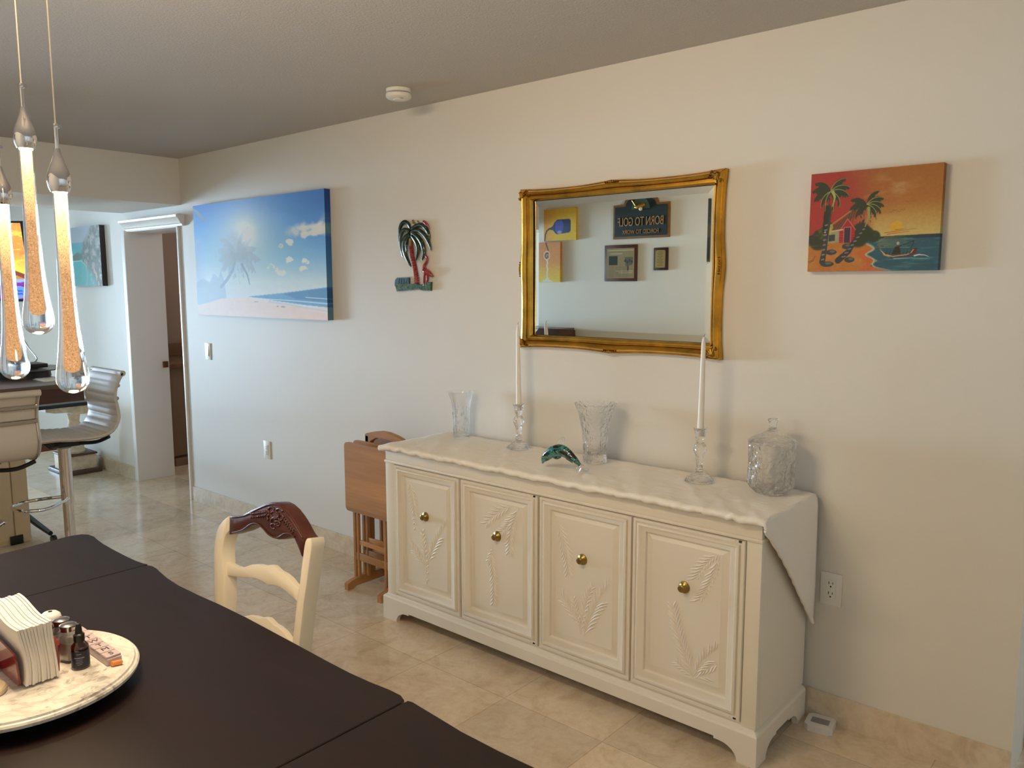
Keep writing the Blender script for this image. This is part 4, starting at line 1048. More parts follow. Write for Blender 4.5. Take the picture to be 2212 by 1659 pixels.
crs = [(604, 497), (690, 495), (750, 485), (800, 458), (850, 428), (930, 395), (1000, 358), (1080, 340), (1140, 345), (1200, 375), (1260, 430), (1310, 495), (1350, 555), (1385, 615), (1410, 670), (1440, 720), (1470, 752), (1452, 830), (1438, 900), (1426, 965), (1398, 900), (1370, 830), (1340, 762), (1312, 742), (1270, 748), (1230, 764), (1150, 768), (1090, 755), (1040, 720), (990, 660), (950, 625), (900, 608), (850, 612), (800, 642), (740, 672), (680, 690), (600, 712)]
part('crest_rail', MB().prism([cp(*p_, -.004) for p_ in crs], nrm*.044, bev=.006), M['crest'], ch, True, label='dark carved crest rail')
carv = MB(); cz = lambda x, y: cp(x, y, -.005)
def curl(cx, cy, r, a0, a1, w):
    L_ = [cz(cx+r*(1-.55*q/12)*math.cos(a0+(a1-a0)*q/12), cy+r*(1-.55*q/12)*math.sin(a0+(a1-a0)*q/12)) for q in range(13)]
    carv.tube(L_, [w*(1-.5*q/12) for q in range(13)], 6)
for cx, cy, r, a0, a1 in ((1120, 480, 60, 0, 5.5), (1140, 560, 58, 3, 8.5), (1090, 430, 45, 2, 7), (1170, 450, 42, 0, -5), (1110, 610, 40, 1, 6), (1160, 590, 36, 4, 9), (1075, 510, 40, 2, 6), (1190, 520, 40, 5, 10)): curl(cx, cy, r, a0, a1, .0042)
for k in range(7):
    x = 1040-26*k; y = 470+4*k; carv.tube([cz(x, y-6), cz(x-26, y+26), cz(x-20, y+52-4*k)], [.001, .0045, .001], 6); carv.tube([cz(x, y-8), cz(x-24, y-22), cz(x-44, y-10)], [.001, .004, .001], 6)
for k in range(7):
    x = 1215+19*k; y = 500+24*k; carv.tube([cz(x, y), cz(x+8, y+32), cz(x-14, y+52)], [.001, .0045, .001], 6); carv.tube([cz(x, y), cz(x+28, y+2), cz(x+44, y+26)], [.001, .004, .001], 6)
carv.tube(smoothline([cz(*q) for q in ((640, 690), (760, 655), (850, 590), (930, 590), (1000, 650), (1060, 715), (1150, 745), (1230, 700), (1300, 700), (1350, 740))], 3), .0022, 6)
carv.tube(smoothline([cz(*q) for q in ((640, 515), (780, 495), (930, 420), (1080, 365), (1180, 390), (1290, 510), (1380, 650), (1440, 750))], 3), .0022, 6)
part('carving', carv, M['crest'], ch.children[-1], True, angle=70, top=ch)
sl = [(552, 1030), (600, 1035), (660, 1070), (720, 1090), (790, 1076), (860, 1052), (930, 1052), (1000, 1070), (1050, 1058), (1095, 1064), (1130, 1095), (1165, 1130), (1220, 1155), (1280, 1205), (1340, 1278), (1400, 1325), (1375, 1470), (1330, 1430), (1250, 1360), (1180, 1310), (1110, 1285), (1040, 1288), (980, 1245), (900, 1212), (800, 1202), (700, 1195), (610, 1180), (545, 1170)]
S1 = [cp(*p_, .012) for p_ in sl]
part('slat', MB().prism(S1, nrm*.018, bev=.003), M['cream_chair'], ch, True)
dn = Vector((0, -lean, -1)).normalized()*.152
part('slat', MB().prism([p_+dn for p_ in S1], nrm*.018, bev=.003), M['cream_chair'], ch, True)
xl_, xr_ = A[-1].x+.02, B2[0].x-.02
seat = [(xl_, CY0+.02), (xr_, CY0+.02), (xr_+.03, CY0-.38), (xr_+.015, CY0-.415), ((xl_+xr_)/2, CY0-.43), (xl_-.015, CY0-.415), (xl_-.03, CY0-.38)]
part('seat', MB().prism([Vector((x, y, .475)) for x, y in seat], (0, 0, -.04), bev=.012), plain('rush_seat', (186, 150, 96), .8, bump=(80, .4, .004)), ch, True)
for lx in (xl_+.0, xr_-.0):
    part('front_leg', MB().tube([(lx, CY0-.38, .44), (lx, CY0-.39, .30), (lx, CY0-.38, .12), (lx, CY0-.385, 0)], [.022, .020, .014, .017], 14), M['cream_chair'], ch, True)
for q0_, q1_ in (((xl_, CY0-.385, .22), (xr_, CY0-.385, .22)), ((xl_+.006, CY0-.38, .18), (xl_+.006, CY0+.05, .18)), ((xr_-.006, CY0-.38, .18), (xr_-.006, CY0+.05, .18))): part('stretcher', MB().tube([q0_, q1_], .010, 10), M['cream_chair'], ch, True)
# ------------------------------------------------------------------ turntable and what stands on it
SX, SY, SZ = -1.700, -2.290, .802
t = NT('veined_white_marble'); b = t.bsdf(Roughness=.28)
f = t.noise(t.coord(), 22, 6, .65, 1.4); f2 = t.noise(t.coord(), 6, 4, .6, 2.0)
c1 = t.ramp(f, [(.37, (150, 140, 130)), (.43, (228, 220, 208)), (.6, (240, 234, 224))])
c2 = t.ramp(f2, [(.44, (238, 231, 220)), (.495, (176, 164, 152)), (.55, (240, 233, 223))])
t.l(t.mix(.4, c1, c2), b.inputs['Base Color']); M['marble'] = t.m
ls = thing('lazy_susan', 'round white marble turntable on the dark table', 'turntable', (SX, SY, TZ))
h = SZ-TZ
part('marble_top', MB().lathe([(.0001, h-.018), (.198, h-.018), (.205, h-.014), (.206, h-.008), (.203, h-.0045), (.199, h-.0035), (.197, h), (.0001, h)], n=96), M['marble'], ls, angle=25)
part('bearing_base', MB().lathe([(.0001, 0), (.15, 0), (.152, .006), (.15, h-.018), (.0001, h-.018)], n=64), M['black'], ls)
# napkin holder
nh = thing('napkin_holder', 'glossy red lacquered napkin holder on the marble turntable', 'napkin holder', (-1.71, -2.275, SZ))
def panel(y, sgn):
    o = [(-1.79, SZ+.004), (-1.640, SZ+.004), (-1.634, SZ+.010), (-1.634, SZ+.062), (-1.640, SZ+.068), (-1.70, SZ+.073), (-1.78, SZ+.078), (-1.79, SZ+.074)]
    mb = MB().prism([(x, y, z) for x, z in o], (0, .0035, 0)); mb.v = [(x, yy+sgn*(z-SZ)*.07, z) for x, yy, z in mb.v]; return mb
part('side_panel', panel(-2.2525, 1), M['red_lacquer'], nh, True); part('side_panel', panel(-2.3185, -1), M['red_lacquer'], nh, True)
part('base', MB().box((-1.78, -2.317, SZ), (-1.66, -2.2505, SZ+.004)), M['red_lacquer'], nh, True)
NN = 11
for k in range(NN):
    y = -2.308+.0047*k; mb = MB(); tk = .0045
    def nf(u, v, y=y, k=k):
        x = -1.800+.176*u+.0025*math.sin(k*2.3)*(v-.3)+.0015*math.sin(k*4.1); zz = SZ+.005+(.121+.0007*math.sin(k*2.1))*v
        bow = .0025*math.sin(v*5+k*.05)*math.sin(u*2+.4)
        return (x, y-.010*v*v*(1-k/NN)+.004*(1-v)*(1-u)*0+bow*.8+(.003*(1-v)**3*(k-5)/5), zz+.0035*math.sin(u*6.5+.3)*v-.010*v*u)
    mb.grid(14, 12, nf); n0 = len(mb.v); mb.grid(14, 12, lambda u, v: (lambda q: (q[0], q[1]+tk, q[2]))(nf(u, v)))
    e = [i for i in range(14)]+[14*j+13 for j in range(1, 12)]+[14*11+i for i in range(12, -1, -1)]+[14*j for j in range(10, 0, -1)]
    mb.f += [(e[i], e[(i+1) % len(e)], e[(i+1) % len(e)]+n0, e[i]+n0) for i in range(len(e))]; mb.mi += [0]*len(e)
    single('paper_napkin', mb, M['paper'], 'folded white paper napkins standing in the red holder', 'napkin', (-1.71, y, SZ+.005), 'napkins in the red holder', angle=50)
# shakers and jar behind
def shaker(label, x, y, rz, fill):
    t_ = thing('shaker', label, 'shaker', (x, y, SZ), rz, 'glass salt and pepper shakers')
    sq = lambda th, z, r: r*(1+(sqr(th, 6)-1)*(1 if z < .048 else max(0, 1-(z-.048)/.012)))
    part('glass_body', MB().lathe(shell([(.0001, 0), (.0155, 0), (.017, .003), (.017, .046), (.015, .055), (.0135, .060), (.0135, .066)], [(.0001, .004), (.0145, .005), (.0150, .046), (.013, .055), (.0115, .060), (.0115, .066)]), n=40, rad=sq), M['thin_glass'], t_)
    part('contents', MB().lathe([(.0001, .0055), (.0138, .006), (.0142, .040), (.0001, .041)], n=32, rad=sq), fill, t_)
    part('metal_lid', MB().lathe([(.0001, .064), (.0155, .064), (.0158, .070), (.0165, .0715), (.0160, .075), (.012, .0775), (.0001, .078)], n=32), M['steel'], t_, label='brushed metal screw lid')
    return t_
shaker('front square glass shaker with metal lid beside the dropper bottle', -1.690, -2.2085, .3, plain('pepper', (196, 188, 168), .9, vary=.2))
shaker('rear square glass shaker with metal lid behind the front one', -1.728, -2.208, .3, plain('salt', (226, 222, 212), .9))
gj = thing('spice_jar', 'dark jar with domed white cap behind the two glass shakers', 'jar', (-1.768, -2.214, SZ))
part('jar_body', MB().lathe([(.0001, 0), (.018, 0), (.019, .004), (.019, .052), (.0001, .052)], n=32), plain('dark_spice_glass', (70, 54, 44), .15), gj)
part('collar', MB().lathe([(.0001, .052), (.0198, .052), (.0198, .060), (.0001, .060)], n=32), M['black'], gj)
part('cap', MB().lathe([(.0001, .060), (.0202, .060), (.0204, .068), (.0185, .076), (.013, .081), (.005, .0825), (.0001, .0825)], n=32), M['white'], gj, label='white domed cap')
part('shaker_hole', MB().lathe([(.0001, .0825), (.004, .0822), (.004, .0832), (.0001, .0834)], n=12), M['dark_gap'], gj)
# dropper bottle
db = thing('dropper_bottle', 'small amber dropper bottle with dark blue label at the turntable edge', 'bottle', (-1.640, -2.207, SZ))
t = NT('amber_glass'); b = t.bsdf(Roughness=.06); b.inputs['Base Color'].default_value = rgba((58, 16, 10)); b.inputs['Transmission Weight'].default_value = .3; b.inputs['Coat Weight'].default_value = 1
part('bottle_body', MB().lathe([(.0001, 0), (.0155, 0), (.0165, .002), (.0165, .041), (.0155, .047), (.010, .053), (.0085, .056), (.0001, .056)], n=40), t.m, db)
lbm = MB().lathe([(.0167, .004), (.0167, .038)], n=40, cap=False)
part('label_band', lbm, plain('navy_label', (22, 26, 42), .4), db, label='dark blue paper label')
mk = MB(); va = math.atan2(-CD+2.207, 1.640)
for zz, w, hh in ((.033, .30, .0012), (.0255, .62, .0022), (.0215, .40, .0008), (.018, .36, .0008), (.0150, .42, .0008), (.012, .30, .0008)):
    vs = []; 
    for i in range(9):
        a = va-.15+w*(i/8-.5)*2*.9; vs += [(.0169*math.cos(a), .0169*math.sin(a), zz-hh/2), (.0169*math.cos(a), .0169*math.sin(a), zz+hh/2)]
    mk.add(vs, [(2*i, 2*i+2, 2*i+3, 2*i+1) for i in range(8)])
part('label_print', mk, plain('pale_print', (128, 132, 150), .5), db)
part('dropper_cap', MB().lathe([(.0001, .055), (.0098, .055), (.0102, .058), (.0102, .068), (.0085, .070), (.0068, .071), (.0062, .078), (.0055, .086), (.004, .0905), (.0001, .092)], n=32, rad=lambda th, z, r: r*(1+.03*math.cos(24*th)) if .056 < z < .069 and r > .009 else r), M['black'], db)
# pill organiser
po = thing('pill_organizer', 'translucent lilac weekly pill box lettered by day, next to the dropper bottle', 'pill box', (-1.700, -2.158, SZ), math.radians(0))
t = NT('lilac_plastic'); b = t.bsdf(Roughness=.25); b.inputs['Base Color'].default_value = rgba((226, 206, 204)); b.inputs['Transmission Weight'].default_value = .25; b.inputs['Alpha'].default_value = 1
part('tray', MB().box((-.100, -.015, 0), (.100, .015, .014), bev=.003), t.m, po)
for k in range(7):
    x0 = -.098+.028*k
    lid_ = part('lid', MB().box((x0+.001, -.0145, .0142), (x0+.027, .0145, .0185), bev=.0015), t.m, po)
    lt2 = text_mb('SMTWTFS'[6-k], .020, frame_m((x0+.014, 0, .0188), (0, 1, 0), (-1, 0, 0)), .0002)
    part('day_letter', lt2, plain('dark_print', (40, 34, 40), .5), lid_, label='black day letter')
cpm = MB().tube([(.096, -.010, .0075), (.106, -.006, .0075)], .006, 12)
ob_ = MB().tube([(-.0105, 0, 0), (-.008, 0, 0), (.008, 0, 0), (.0105, 0, 0)], [.002, .0055, .0055, .002], 14)
single('capsule', MB().add([(v[0]*.3+-1.592+v[1], -2.158+v[0], SZ+.0056+v[2]) for v in ob_.v], ob_.f), plain('amber_capsule', (226, 140, 66), .15, coat=.6), 'amber softgel capsule lying at the end of the pill box', 'capsule', (-1.592, -2.158, SZ))
# small things at the left rim
bx = thing('card_box', 'small white box with dark underside at the left frame edge on the turntable', 'box', (-1.768, -2.345, SZ))
part('lid', MB().box((-.030, -.030, .018), (.024, .024, .040), bev=.002), M['white'], bx)
part('base', MB().box((-.028, -.028, 0), (.022, .022, .018), bev=.002), M['black'], bx)
single('coaster', MB().lathe([(.0001, 0), (.034, 0), (.036, .003), (.036, .009), (.033, .012), (.0001, .0125)], c=(-1.662, -2.368, SZ), n=40), plain('cream_ceramic', (214, 192, 158), .4), 'round cream lid lying on the turntable rim at the left frame edge', 'lid', (-1.662, -2.368, SZ))

# ------------------------------------------------------------------ pendant drops
PY = -2.20
t = NT('bubbled_core'); e = t.n('ShaderNodeEmission'); co = t.coord((420, 420, 300))
f = t.noise(co, 1.0, 4, .7, 1.0)
tc = t.n('ShaderNodeTexCoord'); sp = t.n('ShaderNodeSeparateXYZ'); t.l(tc.outputs['Generated'], sp.inputs[0])
hot = t.ramp(sp.outputs[2], [(0, (228, 170, 116)), (.3, (226, 168, 114)), (.6, (232, 178, 122)), (.82, (255, 214, 138)), (1, (255, 240, 196))])
spk = t.ramp(f, [(.34, (.38, .36, .34, 1)), (.5, (.86, .86, .86, 1)), (.62, (1, 1, 1, 1)), (.72, (1.9, 2.0, 2.1, 1))])
t.l(t.mix(1.0, hot, spk, 'MULTIPLY'), e.inputs[0])
st = t.n('ShaderNodeMapRange'); st.inputs['From Min'].default_value = .55; st.inputs['From Max'].default_value = 1; st.inputs['To Min'].default_value = .95; st.inputs['To Max'].default_value = 2.6
t.l(sp.outputs[2], st.inputs[0]); t.l(st.outputs[0], e.inputs[1]); t.l(e.outputs[0], t.out.inputs[0]); M['core'] = t.m
M['led'] = emis('warm_led', (255, 224, 160), 14)
lamp_pts = []
def drop(label, tip, capy):
    a = on(*tip, 1, PY); top = on(*capy, 1, PY); L = top.z-a.z; R = .0283
    x = a.x*.5+top.x*.5
    t_ = thing('pendant_drop', label, 'pendant light', (x, PY, a.z), 0, 'crystal drop pendants')
    pr = [(0, .01), (.0012, .18), (.006, .40), (.015, .62), (.028, .80), (.045, .93), (.065, .99), (.08, 1.0), (.10, .985), (.13, .93), (.17, .84), (.22, .75), (.30, .65), (.40, .565), (.52, .51), (.7, .46), (1, .44)]
    part('glass_drop', MB().lathe([(r*R, z*L) for z, r in pr], n=40), M['drop'], t_, angle=70)
    cr2 = [(.105, .10), (.112, .34), (.14, .44), (.20, .42), (.28, .37), (.4, .31), (.6, .285), (.985, .29)]
    part('bubbled_core', MB().lathe([(r*R, z*L) for z, r in cr2], n=24), M['core'], t_, label='glowing bubbled core')
    part('led', MB().lathe([(.0001, L*.988), (.012, L*.988), (.012, L*.998), (.0001, L*.998)], n=20), M['led'], t_)
    part('chrome_cap', MB().lathe([(.0001, L-.002), (.0150, L-.004), (.0185, L+.004), (.0205, L+.014), (.0198, L+.024), (.0165, L+.036), (.011, L+.050), (.0062, L+.064), (.0045, L+.074), (.0001, L+.075)], n=36), M['chrome'], t_, angle=60)
    sc_ = MB().tube([(0, 0, L+.074), (0, 0, L+.118)], .0034, 12).tube([(.001, 0, L+.112), (.013, .002, L+.112)], .0038, 10)
    part('cable_grip', sc_, M['chrome'], t_)
    part('cable', MB().tube([(0, 0, L+.118), (0, 0, H-a.z-.03)], .0013, 8), plain('clear_cable', (206, 196, 176), .3), t_)
    lamp_pts.append((x, PY, a.z))
    return x
t = NT('drop_crystal'); g = t.n('ShaderNodeBsdfGlass'); g.inputs['Roughness'].default_value = 0; g.inputs['IOR'].default_value = 1.25
tr_ = t.n('ShaderNodeBsdfTransparent'); mx = t.n('ShaderNodeMixShader'); mx.inputs[0].default_value = .35
t.l(g.outputs[0], mx.inputs[1]); t.l(tr_.outputs[0], mx.inputs[2]); t.l(mx.outputs[0], t.out.inputs[0]); M['drop'] = t.m
xa = drop('lowest and rightmost of the three lit glass drop pendants', (157, 849), (132, 410))
xb = drop('highest, middle one of the three lit glass drop pendants', (84, 723), (57, 316))
xc = drop('lit glass drop pendant at the left frame edge', (31, 819), (8, 437))
cn = thing('pendant_canopy', 'chrome ceiling plate carrying the pendant cables', 'ceiling plate', ((xa+xc)/2, PY, H))
part('plate', MB().box((-.45, -.12, -.03), (.45, .12, -.0005), bev=.006), M['chrome'], cn)

# ------------------------------------------------------------------ kitchen end
isl = thing('kitchen_island', 'cream panelled island with thick brown overhanging top beyond the dining table', 'kitchen island', (-5.7, -1.9, 0))
itz = .985; ix = -5.08; iy1 = -.862
part('top', MB().box((-6.05, -3.1, itz-.028), (ix, iy1, itz), bev=.004), M['slate'], isl, True)
part('apron', MB().box((-6.03, -3.08, itz-.112), (ix-.006, iy1-.004, itz-.028), bev=.003), M['brown'], isl, True)
bs = MB().box((-5.95, -3.0, .0), (-5.36, -1.125, itz-.112), bev=.004)
part('base', bs, M['island'], isl, True)
bd_ = MB()
for y in [-1.135-.085*k for k in range(22)]: bd_.box((-5.362, y-.078, .03), (-5.349, y, itz-.116), bev=.003)
part('beadboard', bd_, M['island'], isl, True)
part('outlet_plate', MB().box((-5.349, -1.245, .0), (-5.341, -1.175, .055), bev=.002), M['black'], isl, True, label='black outlet plate')
# things on the island
ty = on(113, 800, 2, itz+.045); 
tr3 = thing('tray', 'round dark tray raised on a black foot on the island', 'tray', (-5.72, -1.0, itz))
part('tray_top', MB().lathe([(.0001, .035), (.20, .036), (.245, .046), (.25, .052), (.24, .052), (.19, .044), (.0001, .044)], n=64), plain('smoked_tray', (92, 86, 82), .25), tr3)
part('foot', MB().lathe([(.0001, 0), (.17, 0), (.165, .036), (.0001, .036)], n=48), M['black'], tr3)
single('media_box', MB().box((-5.86, -1.03, itz+.052), (-5.66, -.86, itz+.078), bev=.003), M['black'], 'flat black box lying on the round tray', 'box', (-5.76, -.945, itz+.052))
single('paper_sheet', MB().box((-5.46, -1.02, itz), (-5.26, -.89, itz+.004), bev=.001).box((-5.45, -1.01, itz+.004), (-5.28, -.90, itz+.008), bev=.001), M['white'], 'white papers on the island corner beside the tray', 'paper', (-5.36, -.955, itz))
# bar stools
def ribs(u): return .0035*abs(math.sin(u*PI))
def stool(label, x, y, rz, seat_z):
    t_ = thing('bar_stool', label, 'bar stool', (x, y, 0), rz, 'chrome bar stools with ribbed pale leather')
    # profile in local x(front +) / z ; back at -x
    pr = smoothline([(.225, 0, seat_z-.028), (.205, 0, seat_z-.004), (.12, 0, seat_z), (0, 0, seat_z-.012), (-.12, 0, seat_z-.012), (-.19, 0, seat_z+.012), (-.225, 0, seat_z+.07), (-.222, 0, seat_z+.135), (-.212, 0, seat_z+.197), (-.222, 0, seat_z+.257), (-.245, 0, seat_z+.305), (-.262, 0, seat_z+.33)], 6)
    W = .205; mb = MB(); n = len(pr); tan = []
    for i in range(n):
        d = (pr[min(i+1, n-1)]-pr[max(i-1, 0)]).normalized(); tan.append(Vector((-d.z, 0, d.x)))
    Ls = [0]
    for i in range(1, n): Ls.append(Ls[-1]+(pr[i]-pr[i-1]).length)
    m = 150; pts = []
    for q in range(m+1):
        s_ = Ls[-1]*q/m; i = max(k for k in range(n) if Ls[k] <= s_+1e-9); i = min(i, n-2); u = (s_-Ls[i])/(Ls[i+1]-Ls[i])
        pts.append((pr[i].lerp(pr[i+1], u), tan[i].lerp(tan[i+1], u).normalized(), s_))
    vs = []; K = 9
    for p_, nn, s_ in pts:
        r = .010+.009*abs(math.sin(s_/.040*PI))**.45*(1 if .03 < s_ < Ls[-1]-.11 else .8)
        for j in range(K): yy = -W+2*W*j/(K-1); e_ = 1 if 0 < j < K-1 else .4; vs.append(p_-nn*r*e_+Vector((0, yy, 0)))
    for p_, nn, s_ in pts:
        for j in range(K): yy = -W+2*W*j/(K-1); vs.append(p_+nn*.004+Vector((0, yy, 0)))
    N = (m+1)*K; fs = []
    for q in range(m):
        for j in range(K-1):
            a = q*K+j; fs.append((a, a+1, a+K+1, a+K)); fs.append((N+a, N+a+K, N+a+K+1, N+a+1))
        fs.append((q*K, (q+1)*K, N+(q+1)*K, N+q*K)); fs.append((q*K+K-1, N+q*K+K-1, N+(q+1)*K+K-1, (q+1)*K+K-1))
    for j in range(K-1): fs.append((j, N+j, N+j+1, j+1)); fs.append((m*K+j, m*K+j+1, N+m*K+j+1, N+m*K+j))
    mb.add(vs, fs); part('seat_shell', mb, M['leather'], t_, angle=50)
    for s_ in (-1, 1):
        part('side_rail', MB().tube([p_+nn*.006+Vector((0, s_*(W-.012), 0)) for p_, nn, q in pts[4::5]], .0075, 8, side=(0, 1, 0), flat=.8), M['steel'], t_)
    part('back_roll', MB().tube([pr[-1]+Vector((0, -W, 0)), pr[-1]+Vector((0, W, 0))], .016, 12), M['leather'], t_)
    for zz, xx in ((.262, -.236), (.190, -.226)):
        part('back_bar', MB().tube([(xx, -W+.01, seat_z+zz), (xx, W-.01, seat_z+zz)], .011, 10), M['steel'], t_)
    am = MB()
    for s_ in (-1, 1):
        am.tube(smoothline([(.13, s_*.12, seat_z-.028), (.10, s_*.11, seat_z-.055), (.03, s_*.04, seat_z-.062), (-.06, s_*.05, seat_z-.062), (-.13, s_*.12, seat_z-.055), (-.17, s_*.19, seat_z-.022)], 4), .011, 8)
    am.box((-.07, -.06, seat_z-.075), (.07, .06, seat_z-.045), bev=.008)
    part('swivel_bracket', am, M['black'], t_)
    part('upper_column', MB().lathe([(.0001, seat_z-.085), (.036, seat_z-.085), (.033, seat_z-.10), (.033, seat_z-.40), (.0001, seat_z-.40)][::-1], n=32), M['chrome'], t_)
    part('lower_column', MB().lathe([(.0001, .03), (.028, .03), (.028, seat_z-.39), (.0001, seat_z-.39)], n=32), M['chrome'], t_)
    fr2 = [(-.02+.0, 0, 0)]; zr = seat_z-.385
    rg = smoothline([(.01, -.034, zr+.012), (.06, -.075, zr+.008), (.16, -.125, zr), (.25, -.08, zr), (.275, 0, zr), (.25, .08, zr), (.16, .125, zr), (.06, .075, zr+.008), (.01, .034, zr+.012)], 5)
    part('foot_ring', MB().tube(rg, .0095, 10), M['chrome'], t_)
    part('floor_disc', MB().lathe([(.0001, 0), (.205, 0), (.205, .004), (.19, .010), (.08, .022), (.036, .034), (.0001, .036)], n=48), M['chrome'], t_)
    return t_
stool('bar stool turned sideways in front of the island, nearest the doorway', -4.80, -1.10, -PI/2, .740)
stool('bar stool seen from behind at the left frame edge', -4.52, -1.585, PI, .715)
cb_ = thing('caster_stand', 'black castor foot of a stand on the floor beside the cream island', 'stand', (-5.2, -1.06, 0))
part('foot_bar', MB().tube([(-5.62, -1.085, .12), (-5.40, -1.075, .085), (-5.20, -1.07, .065)], [.020, .018, .014], 10), M['black'], cb_, True)
wl = MB().lathe([(.0001, -.012), (.026, -.012), (.028, -.008), (.028, .008), (.026, .012), (.0001, .012)], n=20); wl.v = [(-5.185+x, -1.06+z, .028+y) for x, y, z in wl.v]
part('castor', wl, M['black'], cb_, True)
# low trestle desk beyond the island
td = thing('trestle_table', 'low whitewashed trestle table with black top near the kitchen wall', 'table', (-7.2, -.6, 0))
part('table_top', MB().box((-7.42, -1.7, .575), (-6.98, -.06, .605), bev=.004), M['black'], td, True)
for y in (-.17, -1.55):
    part('corbel', MB().prism([(-7.02, y+u, z) for u, z in ((-.27, .575), (-.27, .545), (-.20, .528), (-.08, .522), (-.06, .50), (.06, .50), (.08, .522), (.10, .545), (.10, .575))], (-.12, 0, 0)), M['whitewash'], td, True)
    part('pedestal', MB().lathe([(.07, .17), (.075, .19), (.065, .21), (.06, .34), (.065, .38), (.045, .40), (.05, .42), (.04, .44), (.05, .50)], (-7.08, y-.04, 0), 20), M['whitewash'], td, True)
    part('pedestal_block', MB().box((-7.26, y-.15, .035), (-7.0, y+.09, .165), bev=.006), M['whitewash'], td, True)
    part('block_cap', MB().box((-7.27, y-.155, .155), (-6.985, y+.095, .172), bev=.005), M['brown'], td, True)
    part('foot', MB().box((-7.36, y-.17, 0), (-6.96, y+.12, .036), bev=.01), M['brown'], td, True)
part('stretcher', MB().box((-7.10, -1.5, .22), (-7.06, -.22, .30), bev=.004), plain('reddish_wood', (104, 56, 42), .45), td, True)
# television on a swivel arm
fh = Vector((-math.sin(YAW), math.cos(YAW), 0)); depth = 5.9
def at_depth(x, y, d): s_ = sight(x, y); return cam_loc+s_*(d/s_.dot(fh))
tl = at_depth(47, 478, depth-.05); TW, THh = 1.03, .585
tv = thing('television', 'flat television with purple and orange picture on the kitchen side', 'television', tuple(tl-rt.normalized()*TW/2))
Rm = Matrix.Rotation(YAW, 4, 'Z') @ Matrix.Rotation(math.radians(-9), 4, 'X')
tv.rotation_euler = (math.radians(0), 0, YAW)
tl9 = Matrix.Rotation(math.radians(8), 4, 'X')
bz = MB().box((-TW/2, .002, -THh), (TW/2, .045, 0), bev=.006); bz.v = [tuple(tl9 @ Vector(v)) for v in bz.v]
part('housing', bz, M['black'], tv)
fz = MB()
for lo_, hi_ in (((-TW/2, -.004, -.012), (TW/2, .004, 0)), ((-TW/2, -.004, -THh), (TW/2, .004, -THh+.016)), ((-TW/2, -.004, -THh), (-TW/2+.012, .004, 0)), ((TW/2-.012, -.004, -THh), (TW/2, .004, 0))): fz.box(lo_, hi_)
fz.v = [tuple(tl9 @ Vector(v)) for v in fz.v]; part('bezel', fz, M['black'], tv)
P = Paint(230, 130, 9)
n1 = P.noise(9, 14); P.vgrad([(0, (206, 150, 70)), (.35, (224, 140, 70)), (.6, (214, 190, 80)), (.72, (170, 120, 60)), (.74, (140, 164, 224))])
P.put(np.clip((n1-.5)*5, 0, 1)*(P.Y < .7), (226, 104, 62), .8); P.put(np.clip((P.noise(14, 15, 2)-.55)*6, 0, 1)*(P.Y < .7), (222, 204, 84), .8)
P.line([(.80, .40), (.88, .50), (.93, .62), (1, .70)], .035, (214, 206, 80), .02, .8); P.line([(.80, .64), (.88, .63), (.95, .68), (1, .72)], .016, (120, 60, 50)); P.line([(.82, .52), (.84, .62)], .008, (150, 70, 44))
P.poly([(0, .79), (.3, .80), (.6, .80), (.85, .785), (1, .765), (1, 1), (0, 1)], (118, 44, 150)); P.poly([(.78, .82), (.9, .815), (1, .82), (1, 1), (.76, 1)], (110, 40, 92), .9)
P.ell(.90, .905, .085, .085, (112, 130, 226)); P.ell(.90, .895, .07, .06, (88, 138, 240))
for k in range(7): P.line([(.85+.013*k, .883+.006*(k % 2)), (.857+.013*k, .893-.006*(k % 2))], .0045, (40, 70, 176))
for k in range(7): P.line([(.855+.012*k, .922+.005*(k % 2)), (.861+.012*k, .932-.006*(k % 2))], .0045, (40, 66, 172))
me = picture_mesh('screen', P, (-TW/2+.012, -.0005, -.012), (TW-.024, 0, 0), (0, 0, -(THh-.028)), (0, .003, 0), painted('lit_screen', .3, 1.0))
sc2 = D.objects.new('screen', me); C.objects.link(sc2); sc2.parent = tv; sc2.matrix_local = tl9; sc2['label'] = 'lit screen'
part('arm', MB().tube([(0, .04, -.29), (0, .25, -.29), (.15, .45, -.29)], .02, 10), M['black'], tv)
hb = on(60, 700, 1, -.02)
c0 = at_depth(40, 700, 5.9); c1_ = at_depth(58, 745, 5.8); c2_ = at_depth(80, 775, 5.6); c3_ = Vector((-5.92, -.885, itz+.058))
cbl = MB().tube(smoothline([at_depth(36, 640, 6.0), c0, c1_, c2_, c3_], 5), .004, 6)
bpy.context.view_layer.update()
pc = part('power_cord', cbl, M['black'], tv); pc.matrix_parent_inverse = tv.matrix_world.inverted()

# ------------------------------------------------------------------ opposite wall, seen in the mirror
WF = YF
gs = thing('golf_sign', 'arched dark green golf sign with wooden rim, seen in the mirror', 'sign', (-3.918, WF, 1.992))
def arch(ins):
    x0, x1, z0, z1 = -4.214+ins, -3.622-ins, 1.992+ins, 2.302-ins; cx = -3.918; r = .178-ins; o = [(x0, z0), (x1, z0), (x1, z1), (cx+r+.006, z1)]
    for q in range(15):
        a = PI*q/14; o.append((cx+r*math.cos(a), z1+.012+ (.080)*math.sin(a)*(r/.178)))
    o += [(cx-r-.006, z1), (x0, z1)]; return o
mg = wood('sign_wood', (120, 84, 44), (150, 108, 60), 0, .45)
part('rim', MB().prism([(x, WF+.0, z) for x, z in arch(0)], (0, .022, 0), bev=0), mg, gs, True)
part('board', MB().prism([(x, WF+.02, z) for x, z in arch(.020)], (0, .006, 0)), plain('deep_green_board', (22, 40, 40), .5), gs, True)
